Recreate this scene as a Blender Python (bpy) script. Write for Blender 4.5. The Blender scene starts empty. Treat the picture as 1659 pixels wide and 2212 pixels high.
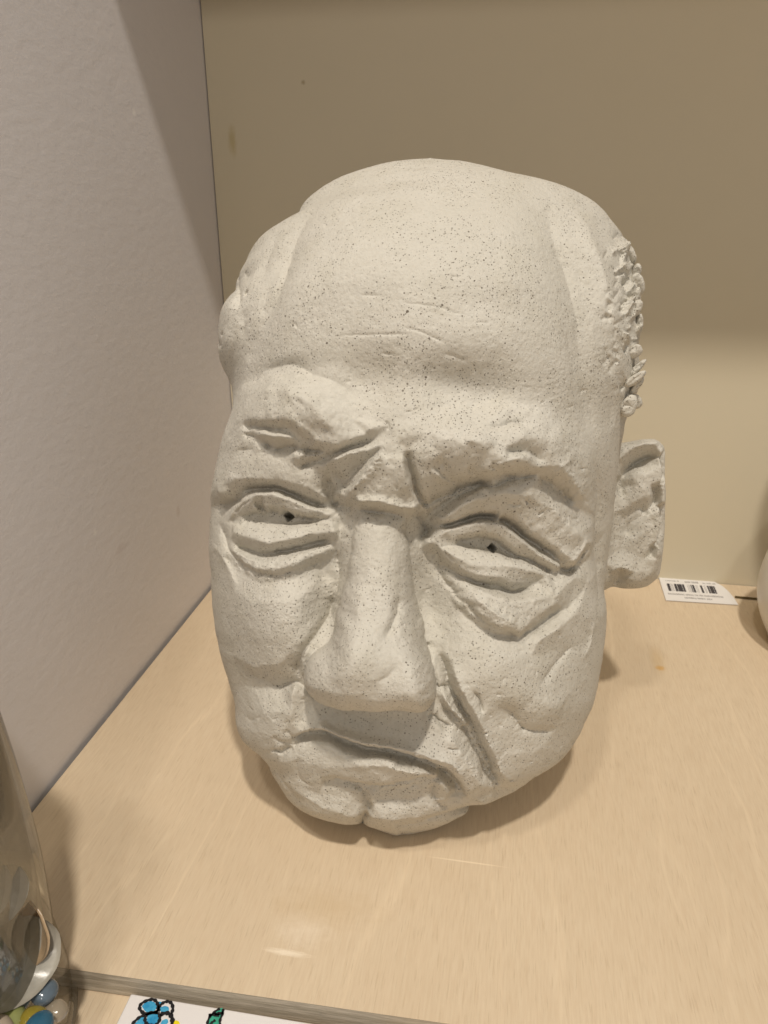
import bpy, bmesh, math, random
import numpy as np
from mathutils import Vector, noise as mnoise
R = math.radians
random.seed(7); rng = np.random.default_rng(7)
SC = bpy.context.scene
COL = SC.collection

# ------------------------------------------------------------------ camera
PITCH, YAW, CZ = R(22.564), R(9.926), 0.30
PW, PH, FP = 1659.0, 2212.0, 1662.0            # photograph frame used for measuring, focal length in its pixels
cam_d = bpy.data.cameras.new('camera'); cam = bpy.data.objects.new('camera', cam_d); COL.objects.link(cam)
cam_d.sensor_fit = 'VERTICAL'; cam_d.sensor_height = 24.0; cam_d.lens = 24.0*FP/PH
cam_d.clip_start = 0.005; cam_d.clip_end = 50
cam.location = (0, 0, CZ); cam.rotation_euler = (R(90)-PITCH, 0, YAW)
cam_d.dof.use_dof = True; cam_d.dof.focus_distance = 0.335; cam_d.dof.aperture_fstop = 18.0
SC.camera = cam
# ------------------------------------------------------------------ world: dim warm room
w = bpy.data.worlds.new('World'); SC.world = w; w.use_nodes = True
w.node_tree.nodes['Background'].inputs[0].default_value = (1.0, 0.955, 0.905, 1)
w.node_tree.nodes['Background'].inputs[1].default_value = 0.28
SC.view_settings.view_transform = 'Standard'; SC.view_settings.look = 'None'
SC.view_settings.exposure = 0.0; SC.view_settings.gamma = 1.0

# frames: heading frame (u right, v forward, z up) -> world
HR = np.array([math.cos(YAW), math.sin(YAW), 0.0]); HF = np.array([-math.sin(YAW), math.cos(YAW), 0.0]); UZ = np.array([0, 0, 1.0])
CAM = np.array([0, 0, CZ])
def uvz(u, v, z): return HR*u + HF*v + UZ*z
def ray(px, py):
    x = (px-PW/2)/FP; y = -(py-PH/2)/FP
    return HF*(math.cos(PITCH)+y*math.sin(PITCH)) + UZ*(-math.sin(PITCH)+y*math.cos(PITCH)) + HR*x
def on_z(px, py, z=0.0):
    d = ray(px, py); return CAM + d*((z-CZ)/d[2])
def on_v(px, py, v):
    d = ray(px, py); return CAM + d*(v/float(d@HF))
def on_Y(px, py, Y):
    d = ray(px, py); return CAM + d*(Y/d[1])
def on_X(px, py, X):
    d = ray(px, py); return CAM + d*(X/d[0])

# ------------------------------------------------------------------ lamps of the gallery, high in front of the shelf
import time as _t; _t0=_t.time()
def spot(name, loc, aim, power, col, size=0.05, angle=60):
    l = bpy.data.lights.new(name, 'SPOT'); l.energy = power; l.color = col; l.shadow_soft_size = size
    l.spot_size = R(angle); l.spot_blend = 0.6
    o = bpy.data.objects.new(name, l); COL.objects.link(o); o.location = loc
    o.rotation_euler = (Vector(aim)-Vector(loc)).to_track_quat('-Z', 'Y').to_euler()
    return o
WARM = (1.0, 0.925, 0.82)
spot('gallery_lamp_right', (0.22, -0.66, 2.30), (-0.03, 0.35, 0.1), 142, WARM, 0.06, 50)
spot('gallery_lamp_left', (-0.32, -0.62, 2.30), (-0.03, 0.35, 0.1), 40, (1.0, 0.93, 0.83), 0.09, 50)
spot('gallery_lamp_far', (0.22, -1.95, 1.78), (-0.03, 0.35, 0.1), 36, (1.0, 0.93, 0.83), 0.09, 50)

# ------------------------------------------------------------------ helpers
def tag(o, label=None, cat=None, group=None, kind=None):
    for k, v in (('label', label), ('category', cat), ('group', group), ('kind', kind)):
        if v: o[k] = v
    return o
def empty(name, loc, **k):
    o = bpy.data.objects.new(name, None); COL.objects.link(o); o.location = loc; o.empty_display_size = 0.02
    return tag(o, **k)
def mesh_obj(name, verts, faces, mat, parent=None, smooth=True):
    me = bpy.data.meshes.new(name)
    verts = np.asarray(verts, dtype=np.float32)
    if isinstance(faces, tuple):                     # arrays of quads and triangles
        me.vertices.add(len(verts)); me.vertices.foreach_set('co', verts.ravel())
        li = np.concatenate([f.ravel() for f in faces]).astype(np.int32)
        cnt = np.concatenate([np.full(len(f), f.shape[1], np.int32) for f in faces])
        me.loops.add(len(li)); me.loops.foreach_set('vertex_index', li)
        me.polygons.add(len(cnt)); me.polygons.foreach_set('loop_start', np.concatenate([[0], np.cumsum(cnt)[:-1]]).astype(np.int32))
        me.update(calc_edges=True)
    else:
        me.from_pydata([tuple(map(float, v)) for v in verts], [], faces); me.update()
    if smooth: me.polygons.foreach_set('use_smooth', np.ones(len(me.polygons), dtype=bool))
    me.materials.append(mat)
    o = bpy.data.objects.new(name, me); COL.objects.link(o)
    if parent is not None:
        o.parent = parent; o.matrix_parent_inverse.identity()
        # vertices are given in world coordinates: shift to the parent's base
        off = np.array(parent.location, dtype=np.float32)
        p = parent.parent
        while p is not None: off += np.array(p.location, dtype=np.float32); p = p.parent
        co = verts - off
        me.vertices.foreach_set('co', np.ascontiguousarray(co).ravel()); me.update()
    return o
def box_vf(x0, x1, y0, y1, z0, z1):
    v = [(x, y, z) for z in (z0, z1) for x, y in ((x0, y0), (x1, y0), (x1, y1), (x0, y1))]
    f = [(3, 2, 1, 0), (4, 5, 6, 7), (0, 1, 5, 4), (1, 2, 6, 5), (2, 3, 7, 6), (3, 0, 4, 7)]
    return v, f
def prism(name, top, z0, z1, mat, parent=None, bevel=0.0, smooth=False):
    """a slab from an outline of (x, y) points, counter-clockwise"""
    bm = bmesh.new(); n = len(top)
    a = [bm.verts.new((p[0], p[1], z0)) for p in top]; b = [bm.verts.new((p[0], p[1], z1)) for p in top]
    bm.faces.new(a[::-1]); bm.faces.new(b)
    for i in range(n): bm.faces.new((a[i], a[(i+1) % n], b[(i+1) % n], b[i]))
    if bevel: bmesh.ops.bevel(bm, geom=list(bm.edges), offset=bevel, segments=3, affect='EDGES', profile=0.6)
    bmesh.ops.recalc_face_normals(bm, faces=bm.faces)
    bm.verts.ensure_lookup_table()
    vs = np.array([v.co[:] for v in bm.verts]); fs = [tuple(v.index for v in f.verts) for f in bm.faces]
    bm.free()
    return mesh_obj(name, vs, fs, mat, parent, smooth)

class NT:
    def __init__(s, name):
        s.m = bpy.data.materials.new(name); s.m.use_nodes = True; s.t = s.m.node_tree; s.n = s.t.nodes; s.l = s.t.links
        s.b = s.n['Principled BSDF']; s.co = s.n.new('ShaderNodeTexCoord')
    def node(s, ty, **k):
        o = s.n.new('ShaderNode'+ty)
        for a, v in k.items():
            if hasattr(o, a): setattr(o, a, v)
        return o
    def mapping(s, scale=(1, 1, 1), rot=(0, 0, 0), src='Object'):
        m = s.n.new('ShaderNodeMapping'); m.inputs['Scale'].default_value = scale; m.inputs['Rotation'].default_value = rot
        s.l.new(s.co.outputs[src], m.inputs[0]); return m.outputs[0]
    def noise(s, vec, scale, detail=3, rough=0.5, dist=0.0):
        o = s.n.new('ShaderNodeTexNoise'); o.inputs['Scale'].default_value = scale; o.inputs['Detail'].default_value = detail
        o.inputs['Roughness'].default_value = rough; o.inputs['Distortion'].default_value = dist
        if vec is not None: s.l.new(vec, o.inputs['Vector'])
        return o.outputs['Fac']
    def voronoi(s, vec, scale, rand=1.0):
        o = s.n.new('ShaderNodeTexVoronoi'); o.inputs['Scale'].default_value = scale; o.inputs['Randomness'].default_value = rand
        if vec is not None: s.l.new(vec, o.inputs['Vector'])
        return o.outputs['Distance'], o.outputs['Color']
    def ramp(s, fac, stops):
        o = s.n.new('ShaderNodeValToRGB'); e = o.color_ramp.elements
        while len(e) < len(stops): e.new(0.5)
        for i, (p, c) in enumerate(stops):
            e[i].position = p; e[i].color = (c, c, c, 1) if isinstance(c, (int, float)) else (*c, 1)
        s.l.new(fac, o.inputs[0]); return o.outputs[0]
    def math(s, op, a, b=None, c=None):
        o = s.n.new('ShaderNodeMath'); o.operation = op
        for i, v in enumerate((a, b, c)):
            if v is None: continue
            if isinstance(v, (int, float)): o.inputs[i].default_value = v
            else: s.l.new(v, o.inputs[i])
        return o.outputs[0]
    def mix(s, fac, a, b, blend='MIX'):
        o = s.n.new('ShaderNodeMix'); o.data_type = 'RGBA'; o.blend_type = blend
        for k, v in ((0, fac), (6, a), (7, b)):
            if isinstance(v, (int, float)): o.inputs[k].default_value = v
            elif isinstance(v, tuple): o.inputs[k].default_value = (*v, 1)
            else: s.l.new(v, o.inputs[k])
        return o.outputs[2]
    def bump(s, h, strength, dist=0.001, normal=None):
        o = s.n.new('ShaderNodeBump'); o.inputs['Strength'].default_value = strength; o.inputs['Distance'].default_value = dist
        s.l.new(h, o.inputs['Height'])
        if normal is not None: s.l.new(normal, o.inputs['Normal'])
        return o.outputs[0]
    def spot(s, c, rx, ry, edge=0.5, wob=0.5):
        m = s.n.new('ShaderNodeMapping'); m.vector_type = 'TEXTURE'; m.inputs['Location'].default_value = tuple(float(q) for q in c); m.inputs['Scale'].default_value = (rx, ry[0], ry[1])
        s.l.new(s.co.outputs['Object'], m.inputs[0])
        v = s.n.new('ShaderNodeVectorMath'); v.operation = 'LENGTH'; s.l.new(m.outputs[0], v.inputs[0])
        nz = s.noise(m.outputs[0], 2.2, 4, 0.7)
        return s.ramp(s.math('ADD', v.outputs['Value'], s.math('MULTIPLY', s.math('SUBTRACT', nz, 0.5), wob*2)), [(1-edge, 1.0), (1.0, 0.0)])
    def out(s, color=None, rough=None, normal=None, spec=0.3):
        if color is not None:
            if isinstance(color, tuple): s.b.inputs['Base Color'].default_value = (*color, 1)
            else: s.l.new(color, s.b.inputs['Base Color'])
        if rough is not None:
            if isinstance(rough, (int, float)): s.b.inputs['Roughness'].default_value = rough
            else: s.l.new(rough, s.b.inputs['Roughness'])
        if normal is not None: s.l.new(normal, s.b.inputs['Normal'])
        s.b.inputs['Specular IOR Level'].default_value = spec
        return s.m

# ------------------------------------------------------------------ materials
def mat_clay():
    n = NT('speckled_clay'); v = n.mapping()
    big = n.noise(v, 14, 3, 0.6); mid = n.noise(v, 60, 4, 0.6); fine = n.noise(v, 560, 5, 0.7); fib = n.noise(n.mapping((1, 1, 0.35)), 900, 2, 0.6)
    base = n.mix(n.ramp(big, [(0.3, 0.0), (0.7, 1.0)]), (0.575, 0.545, 0.475), (0.64, 0.61, 0.545))
    base = n.mix(n.math('MULTIPLY', n.ramp(mid, [(0.5, 0.0), (0.75, 1.0)]), 0.35), base, (0.51, 0.475, 0.385))
    base = n.mix(n.math('MULTIPLY', n.ramp(fine, [(0.35, 1.0), (0.55, 0.0)]), 0.18), base, (0.42, 0.37, 0.29))
    # grog specks: dots of several sizes, only in some cells
    dens = n.ramp(n.noise(v, 30, 3, 0.65), [(0.33, 0.2), (0.62, 1.0)])
    fac = None; pit = None
    for sc, r0, keep in ((290, 0.17, 0.54), (460, 0.20, 0.40), (720, 0.25, 0.32), (1150, 0.32, 0.36)):
        wob = n.noise(v, sc*3, 1, 0.5)
        d, c = n.voronoi(v, sc)
        sep = n.n.new('ShaderNodeSeparateColor'); n.l.new(c, sep.inputs[0])
        rad = n.math('MULTIPLY', n.math('MULTIPLY', n.math('ADD', n.math('MULTIPLY', sep.outputs[1], 0.7), 0.25), r0), n.math('ADD', wob, 0.5))
        gate = n.math('GREATER_THAN', n.math('MULTIPLY', sep.outputs[0], dens), keep)
        dot = n.math('MULTIPLY', n.math('LESS_THAN', d, rad), gate)
        dot = n.math('MULTIPLY', dot, n.math('ADD', n.math('MULTIPLY', sep.outputs[2], 0.45), 0.6))
        fac = dot if fac is None else n.math('MAXIMUM', fac, dot)
    col = n.mix(fac, base, (0.165, 0.14, 0.11))
    # tiny pits and torn fibres of the surface
    pd, pc = n.voronoi(n.mapping((1, 1, 0.6)), 620)
    pits = n.ramp(pd, [(0.08, 0.0), (0.3, 1.0)])
    h = n.math('ADD', n.math('MULTIPLY', fine, 0.5), n.math('MULTIPLY', pits, 0.14))
    h = n.math('ADD', h, n.math('MULTIPLY', fib, 0.22)); h = n.math('ADD', h, n.math('MULTIPLY', mid, 0.45))
    h = n.math('SUBTRACT', h, n.math('MULTIPLY', fac, 0.25))
    return n.out(col, 0.82, n.bump(h, 0.85, 0.0012), 0.22)
def mat_wood():
    n = NT('birch_veneer'); ob = n.mapping(rot=(0, 0, R(-2)))
    warp = n.noise(n.mapping((6, 1.1, 1)), 2.2, 3, 0.55)
    sx = n.n.new('ShaderNodeSeparateXYZ'); n.l.new(ob, sx.inputs[0])
    u = n.math('ADD', n.math('MULTIPLY', sx.outputs[0], 42), n.math('MULTIPLY', warp, 4.6))
    rings = n.math('FRACT', u)
    lines = n.ramp(rings, [(0.0, 0.0), (0.86, 0.12), (0.94, 1.0), (1.0, 0.0)])
    fib = n.noise(n.mapping((60, 4, 4)), 18, 4, 0.6); fib2 = n.noise(n.mapping((26, 3, 3)), 9, 3, 0.6)
    pore = n.ramp(n.noise(n.mapping((170, 9, 10)), 9, 2, 0.5), [(0.3, 1.0), (0.42, 0.0)])
    blot = n.noise(n.mapping((1, 0.6, 1)), 9, 3, 0.6)
    c = n.mix(n.ramp(blot, [(0.3, 0.0), (0.7, 1.0)]), (0.62, 0.50, 0.35), (0.69, 0.57, 0.41))
    c = n.mix(n.math('MULTIPLY', n.ramp(fib, [(0.38, 0.0), (0.62, 1.0)]), 0.5), c, (0.57, 0.435, 0.29))
    c = n.mix(n.math('MULTIPLY', fib2, 0.3), c, (0.76, 0.61, 0.44))
    c = n.mix(n.math('MULTIPLY', lines, n.math('MULTIPLY', n.ramp(n.noise(n.mapping((8, 1, 1)), 3.1, 2, 0.5), [(0.40, 0.0), (0.66, 1.0)]), 0.32)), c, (0.85, 0.70, 0.50))
    c = n.mix(n.math('MULTIPLY', pore, 0.24), c, (0.42, 0.30, 0.18))
    q = on_z(1426, 1443); c = n.mix(n.math('MULTIPLY', n.spot(q, 0.004, (0.0035, 1), .6, .6), 0.7), c, (0.62, 0.33, 0.07))
    q = on_z(1420, 1425); c = n.mix(n.math('MULTIPLY', n.spot(q, 0.006, (0.02, 1), .8, .4), 0.3), c, (0.60, 0.40, 0.16))
    q = on_z(655, 2010); c = n.mix(n.math('MULTIPLY', n.spot(q, 0.014, (0.010, 1), .9, .9), 0.28), c, (0.92, 0.82, 0.68))
    q = on_z(620, 2058); c = n.mix(n.math('MULTIPLY', n.spot(q, 0.012, (0.0018, 1), .7, .7), 0.6), c, (0.95, 0.84, 0.68))
    q = on_z(1010, 1862); c = n.mix(n.math('MULTIPLY', n.spot(q, 0.022, (0.0006, 1), .6, .3), 0.5), c, (0.92, 0.78, 0.58))
    q = on_z(700, 1960); c = n.mix(n.math('MULTIPLY', n.spot(q, 0.03, (0.012, 1), .8, .9), 0.22), c, (0.50, 0.34, 0.16))
    h = n.math('ADD', n.math('MULTIPLY', fib, 0.4), n.math('MULTIPLY', pore, -0.4))
    return n.out(c, n.ramp(fib2, [(0.2, 0.42), (0.8, 0.56)]), n.bump(h, 0.35, 0.0004), 0.35)
def mat_wood_edge():
    n = NT('plywood_edge')
    sx = n.n.new('ShaderNodeSeparateXYZ'); n.l.new(n.mapping(), sx.inputs[0])
    ply = n.math('FRACT', n.math('MULTIPLY', n.math('ADD', sx.outputs[2], n.math('MULTIPLY', n.noise(n.mapping((3, 3, 1)), 14, 2), 0.0012)), 240))
    g = n.noise(n.mapping((1, 1, 12)), 90, 4, 0.65)
    c = n.mix(n.ramp(ply, [(0.45, 0.0), (0.55, 1.0), (0.96, 1.0), (1.0, 0.0)]), (0.42, 0.37, 0.29), (0.53, 0.47, 0.38))
    c = n.mix(n.math('MULTIPLY', n.ramp(g, [(0.4, 1.0), (0.6, 0.0)]), 0.5), c, (0.30, 0.26, 0.20))
    return n.out(c, 0.7, n.bump(g, 0.6, 0.0006), 0.2)
def mat_plain(name, c, rough=0.5, spec=0.3, noise_amt=0.0, scale=40):
    n = NT(name)
    if noise_amt:
        f = n.noise(n.mapping(), scale, 4, 0.6)
        cc = n.mix(n.ramp(f, [(0.3, 0.0), (0.7, 1.0)]), tuple(x*(1-noise_amt) for x in c), c)
        return n.out(cc, rough, n.bump(f, 0.15, 0.0005), spec)
    return n.out(c, rough, None, spec)
def mat_left_wall():
    n = NT('painted_plaster'); v = n.mapping((1, 0.5, 1))
    a = n.noise(v, 420, 3, 0.55); b = n.noise(v, 190, 3, 0.5); big = n.noise(v, 6, 3, 0.5)
    d, c = n.voronoi(v, 55); lump = n.ramp(d, [(0.0, 1.0), (0.09, 0.0)])
    c = n.mix(big, (0.73, 0.705, 0.72), (0.76, 0.735, 0.75))
    h = n.math('ADD', n.math('MULTIPLY', a, 0.35), b); h = n.math('ADD', h, n.math('MULTIPLY', lump, 0.25))
    for x, y, rz, ry_, col, f in ((385, 1105, .006, .004, (0.50, 0.42, 0.40), .3), (262, 1185, .004, .010, (0.50, 0.42, 0.40), .25), (205, 1150, .0025, .0025, (0.9, 0.88, 0.86), .6), (290, 243, .003, .003, (0.9, 0.88, 0.86), .5)):
        q = on_X(x, y, XL); c = n.mix(n.math('MULTIPLY', n.spot(q, 1, (ry_, rz), .7, .6), f), c, col)
    return n.out(c, 0.6, n.bump(h, 0.30, 0.0008), 0.3)
def mat_back_wall():
    n = NT('cream_panel'); v = n.mapping()
    big = n.noise(v, 5, 3, 0.5); f = n.noise(v, 700, 2, 0.5)
    c = n.mix(n.ramp(big, [(0.3, 0.0), (0.7, 1.0)]), (0.63, 0.56, 0.415), (0.65, 0.58, 0.44))
    q = on_Y(502, 305, YB); c = n.mix(n.math('MULTIPLY', n.spot(q, 0.004, (1, 0.013), .7, .5), 0.5), c, (0.44, 0.34, 0.12))
    q = on_Y(655, 178, YB); c = n.mix(n.math('MULTIPLY', n.spot(q, 0.002, (1, 0.002), .7, .5), 0.6), c, (0.30, 0.22, 0.10))
    return n.out(c, 0.55, n.bump(f, 0.12, 0.0004), 0.3)
XL = on_z(243, 1526)[0]; YB = on_z(1423, 1250)[1]
CLAY, WOOD, EDGE = mat_clay(), mat_wood(), mat_wood_edge()
LWALL, BWALL = mat_left_wall(), mat_back_wall()

# ------------------------------------------------------------------ the setting
XL = on_z(243, 1526)[0]; YB = on_z(1423, 1250)[1]
TH = 0.0115
fl = on_z(199, 2100); fr = on_z(929, 2206); fd = (fr-fl)/np.linalg.norm(fr-fl)
f0 = fl + fd*((XL+0.003-fl[0])/fd[0]); f1 = fl + fd*((0.62-fl[0])/fd[0])
shelf = prism('shelf_board', [f0[:2], f1[:2], (0.62, YB-0.0008), (XL+0.003, YB-0.0008)], -TH, 0.0, WOOD)
shelf.data.materials.append(EDGE)
for p in shelf.data.polygons:
    if abs(p.normal.z) < 0.5: p.material_index = 1
tag(shelf, kind='structure')
low = mesh_obj('lower_board', *box_vf(XL, 0.62, -0.35, YB, -TH-0.018, -TH-0.0006), WOOD, None, False); tag(low, kind='structure')
lw = mesh_obj('left_wall', *box_vf(XL-0.03, XL, -0.35, YB+0.03, -0.03, 0.66), LWALL, None, False); tag(lw, kind='structure')
bw = mesh_obj('back_wall', *box_vf(XL+0.0008, 0.62, YB, YB+0.018, -0.03, 0.66), BWALL, None, False); tag(bw, kind='structure')
us = mesh_obj('upper_shelf', *box_vf(XL, 0.62, 0.405, YB, 0.525, 0.543), WOOD, None, False); tag(us, kind='structure')

# ------------------------------------------------------------------ SCULPTING
EL = R(27.0)
DV = -HF*math.cos(EL) + UZ*math.sin(EL)       # outward direction of the relief
SV = HR.copy()
TV = HF*math.sin(EL) + UZ*math.cos(EL)        # up along the leaning face
ORG = uvz(0.0, 0.33, 0.15)
def to_sth(P): Q = P-ORG; return float(Q@SV), float(Q@TV), float(Q@DV)
PXM = 0.000252                                # metres on the face per measured pixel
def cr(pts, per=8):
    """Catmull-Rom through the points"""
    P = np.array(pts, float)
    if len(P) < 3: 
        k = np.linspace(0, 1, per+1)[:, None]; return P[0]*(1-k)+P[-1]*k
    Q = np.vstack([2*P[0]-P[1], P, 2*P[-1]-P[-2]]); out = []
    for i in range(1, len(Q)-2):
        for k in range(per):
            t = k/per
            out.append(0.5*((2*Q[i])+(-Q[i-1]+Q[i+1])*t+(2*Q[i-1]-5*Q[i]+4*Q[i+1]-Q[i+2])*t*t+(-Q[i-1]+3*Q[i]-3*Q[i+1]+Q[i+2])*t**3))
    out.append(Q[-2]); return np.array(out)
def vnoise(x, y, seed=0):
    """smooth value noise, x and y arrays"""
    xi = np.floor(x).astype(np.int64); yi = np.floor(y).astype(np.int64); xf = x-xi; yf = y-yi
    def hsh(a, b):
        k = (a*374761393 + b*668265263 + seed*1442695041) & 0x7fffffff
        k = ((k ^ (k >> 13))*1274126177) & 0x7fffffff
        return ((k ^ (k >> 16)) & 0xffff)/65535.0
    sx = xf*xf*xf*(xf*(xf*6-15)+10); sy = yf*yf*yf*(yf*(yf*6-15)+10)
    a = hsh(xi, yi); b = hsh(xi+1, yi); c = hsh(xi, yi+1); d = hsh(xi+1, yi+1)
    return (a*(1-sx)+b*sx)*(1-sy)+(c*(1-sx)+d*sx)*sy - 0.5
def fbm(x, y, sc, octv=4, seed=0, gain=0.5):
    r = 0*x; a = 1.0
    for o in range(octv): r = r+a*vnoise(x*sc, y*sc, seed+o*17); sc *= 2.03; a *= gain
    return r
# crops of the photograph the forms were measured in -> its own pixels
def fr_(ox, oy, k): return lambda *p: [(ox+k*x, oy+k*y) for x, y in p]
O = fr_(0, 0, 1.0); A = fr_(431.3, 796.3, .32); B = fr_(829.5, 796.3, .32); C = fr_(464.5, 1260.8, .32)
E5 = fr_(862.6, 1260.8, .30); K = fr_(431, 298.6, .62); HH = fr_(1128, 398, .27); LL = fr_(431.3, 464.5, .24); G = fr_(1161, 862.6, .30)

SILTEST = False
class Sculpt:
    """a height field over the leaning face plane, built up from clay strokes"""
    def __init__(s, base, gain=1.0): s.base = base; s.gain = gain; s.f = []      # features: (kind, px points, params)
    thin = 1.0
    def ridge(s, pts, wl, wr, h, taper=0.25, flat=0.0):
        if s.thin < 1: wl = min(wl, 6); wr = min(wr, 6) if h < 0 else wr
        s.f.append(['r', pts, (wl, wr, h, taper, flat)])
    def blob(s, c, rx, ry, ang, h, pw=1.0): s.f.append(['b', c, (rx, ry, ang, h, pw)])
    def dome(s, poly, h, rad, smooth=6): s.f.append(['d', poly, (h, rad, smooth)])
    def hole(s, c, r, depth): s.f.append(['h', c, (r, depth)])
    def place(s, height, n=14):
        """measured points -> points on the face, through the surface as it stands"""
        lst = []
        for f in s.f:
            pts = cr(f[1], 6) if f[0] == 'r' else np.array(f[1], float)
            if f[0] == 'd': pts = cr(list(f[1])+[f[1][0]], 5)[:-1]
            lst.append(pts)
        px = np.vstack(lst)
        D = np.array([ray(*p) for p in px]); dd = D@DV; c0 = float((CAM-ORG)@DV)
        P = CAM+D*(0.30/(D@HF))[:, None]; h = None
        for k in range(n):
            Q = P-ORG; ht = height(Q@SV, Q@TV); h = ht if h is None else 0.5*h+0.5*ht
            P = CAM+D*((h-c0)/dd)[:, None]
        Q = P-ORG; ST = np.stack([Q@SV, Q@TV], 1); i = 0
        for f, pts in zip(s.f, lst):
            v = ST[i:i+len(pts)]; i += len(pts)
            if len(f) == 3: f.append(v)
            else: f[3] = v
    def eval(s, S, T, rows=None, start=None):
        """rows, start: the points come row by row with these heights and start indices, so only a few rows need a look"""
        H = np.zeros_like(S)
        for kind, px, pr, P in s.f:
            if kind == 'r':
                wl, wr, h, taper, flat = pr; wl *= PXM; wr *= PXM; h *= 0.001*s.gain; m = 3.4*max(wl, wr)+12*PXM
            elif kind == 'b':
                rx, ry, ang, h, pw = pr; rx *= PXM; ry *= PXM; h *= 0.001*s.gain; m = 2.6*max(rx, ry)
            elif kind == 'd': m = 8*PXM
            else: m = 4*pr[0]*PXM
            lo = P.min(0)-m; hi = P.max(0)+m
            i0, i1 = 0, len(S)
            if rows is not None:
                i0 = start[max(0, np.searchsorted(rows, lo[1]-0.0016))]; i1 = start[min(len(rows), np.searchsorted(rows, hi[1]+0.0016))]
            s_, t_ = S[i0:i1], T[i0:i1]
            i = i0+np.nonzero((s_ > lo[0]) & (s_ < hi[0]) & (t_ > lo[1]) & (t_ < hi[1]))[0]
            if not len(i): continue
            x = S[i]; y = T[i]
            if kind == 'b':
                a = R(ang); dx = x-P[0, 0]; dy = y-P[0, 1]
                X = dx*math.cos(a)+dy*math.sin(a); Y = -dx*math.sin(a)+dy*math.cos(a)
                H[i] += h*np.exp(-((X/rx)**2+(Y/ry)**2)**pw); continue
            if kind == 'h':
                r, depth = pr; r *= PXM; dd = np.abs(x-P[0, 0])+np.abs(y-P[0, 1])
                H[i] -= depth*0.001*np.clip((r-dd)/(0.22*r)+0.5, 0, 1); continue
            closed = kind == 'd'
            Q = np.vstack([P, P[:1]]) if closed else P
            seg = np.diff(Q, axis=0); L = np.hypot(seg[:, 0], seg[:, 1])+1e-9; cum = np.concatenate([[0], np.cumsum(L)]); tot = cum[-1]
            best = np.full(len(i), 1e9); sd = np.zeros(len(i)); uu = np.zeros(len(i)); ins = np.zeros(len(i), bool)
            for k in range(len(seg)):
                ax, ay = Q[k]; dx = x-ax; dy = y-ay; t = np.clip((dx*seg[k, 0]+dy*seg[k, 1])/(L[k]**2), 0, 1)
                ex = dx-t*seg[k, 0]; ey = dy-t*seg[k, 1]; d = ex*ex+ey*ey
                cz = seg[k, 0]*dy-seg[k, 1]*dx
                b = d < best; best[b] = d[b]; sd[b] = np.sign(cz[b]); uu[b] = ((cum[k]+t*L[k])/tot)[b]
                if closed:
                    by = Q[k+1, 1]; c = (ay > y) != (by > y)
                    with np.errstate(divide='ignore', invalid='ignore'):
                        xx = ax+(y-ay)*(Q[k+1, 0]-ax)/(by-ay)
                    ins ^= c & (x < xx)
            best = np.sqrt(best)
            if closed:
                h, rad, sm = pr; rad = rad*PXM
                d = np.where(ins, best, -best)
                u = np.clip(d/rad, 0, 1); hh = np.sqrt(np.clip(1-(1-u)**2, 0, 1))
                if callable(h): hv = h(y)
                else: hv = h
                H[i] += hh*hv*0.001*s.gain
            else:
                w = np.where(sd > 0, wl, wr); e = np.clip(np.minimum(uu, 1-uu)/max(taper, 1e-3), 0, 1); e = e*e*(3-2*e)
                if taper <= 0: e = 1
                q = np.clip(best-flat*PXM, 0, None)/w
                g_ = e*np.exp(-(q*0.85)**1.25); H[i] += h*g_
                if h < -0.0035 and s.thin == 9: H[i] -= 0.30*h*e*np.exp(-(best/(2.6*(wl+wr)/2+5*PXM))**2)
                if abs(h) > 0.0019 and max(wl, wr) < 17*PXM: H[i] += 0.30*min(abs(h), 0.003)*e*np.exp(-(q*0.7)**2)*fbm(x, y*1.3, 430, 3, 63, .65)
        return H

# ---- base of the head: outline and depth down the middle, from measured points with their distances
def prof(rows):
    r = []
    for px, py, v in rows: r.append(to_sth(on_v(px, py, v)))
    r = np.array(r); r = r[np.argsort(r[:, 1])]; return r
TOP = (930, 341, .395); BOT = (868, 1803, .2975)
LEFT_ROWS = ([TOP, (877, 343, .397), (815, 356, .40), (753, 376, .40), (679, 413, .40), (636, 458, .40), (586, 491, .40), (555, 518, .40), (524, 565, .40), (510, 605, .40), (501, 633, .40),
  (482, 658, .40), (471, 702, .40), (470, 757, .40), (480, 795, .40), (496, 819, .397), (503, 857, .393), (506, 888, .39), (493, 919, .388), (477, 962, .385), (462, 1040, .38),
  (454, 1100, .378), (451, 1180, .373), (457, 1250, .37), (461, 1310, .366), (464, 1357, .363), (476, 1408, .36), (484, 1440, .357), (496, 1485, .352), (508, 1517, .348), (509, 1549, .343), (517, 1584, .338),
  (538, 1613, .333), (575, 1642, .328), (588, 1674, .322), (613, 1709, .315), (625, 1730, .311), (656, 1754, .307), (701, 1770, .304), (752, 1780, .301), (800, 1790, .2995), BOT])
RIGHT_ROWS = ([TOP, (1000, 343, .397), (1030, 347, .398), (1082, 366, .40), (1144, 391, .40), (1206, 409, .40), (1256, 418, .40), (1299, 447, .40), (1330, 485, .40), (1349, 515, .40), (1365, 560, .40), (1377, 610, .40), (1383, 650, .40),
  (1380, 702, .40), (1378, 757, .40), (1380, 813, .398), (1375, 860, .396), (1358, 895, .394), (1347, 930, .392), (1340, 970, .39), (1332, 1040, .387), (1325, 1120, .382), (1316, 1200, .376), (1307, 1270, .372),
  (1311, 1315, .368), (1309, 1351, .365), (1304, 1405, .36), (1295, 1456, .355), (1283, 1513, .348), (1268, 1555, .342), (1250, 1591, .337), (1229, 1624, .332), (1202, 1651, .326),
  (1142, 1686, .318), (1124, 1704, .314), (1088, 1723, .31), (1043, 1741, .307), (1013, 1759, .304), (968, 1781, .301), (923, 1795, .2985), BOT])
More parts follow.
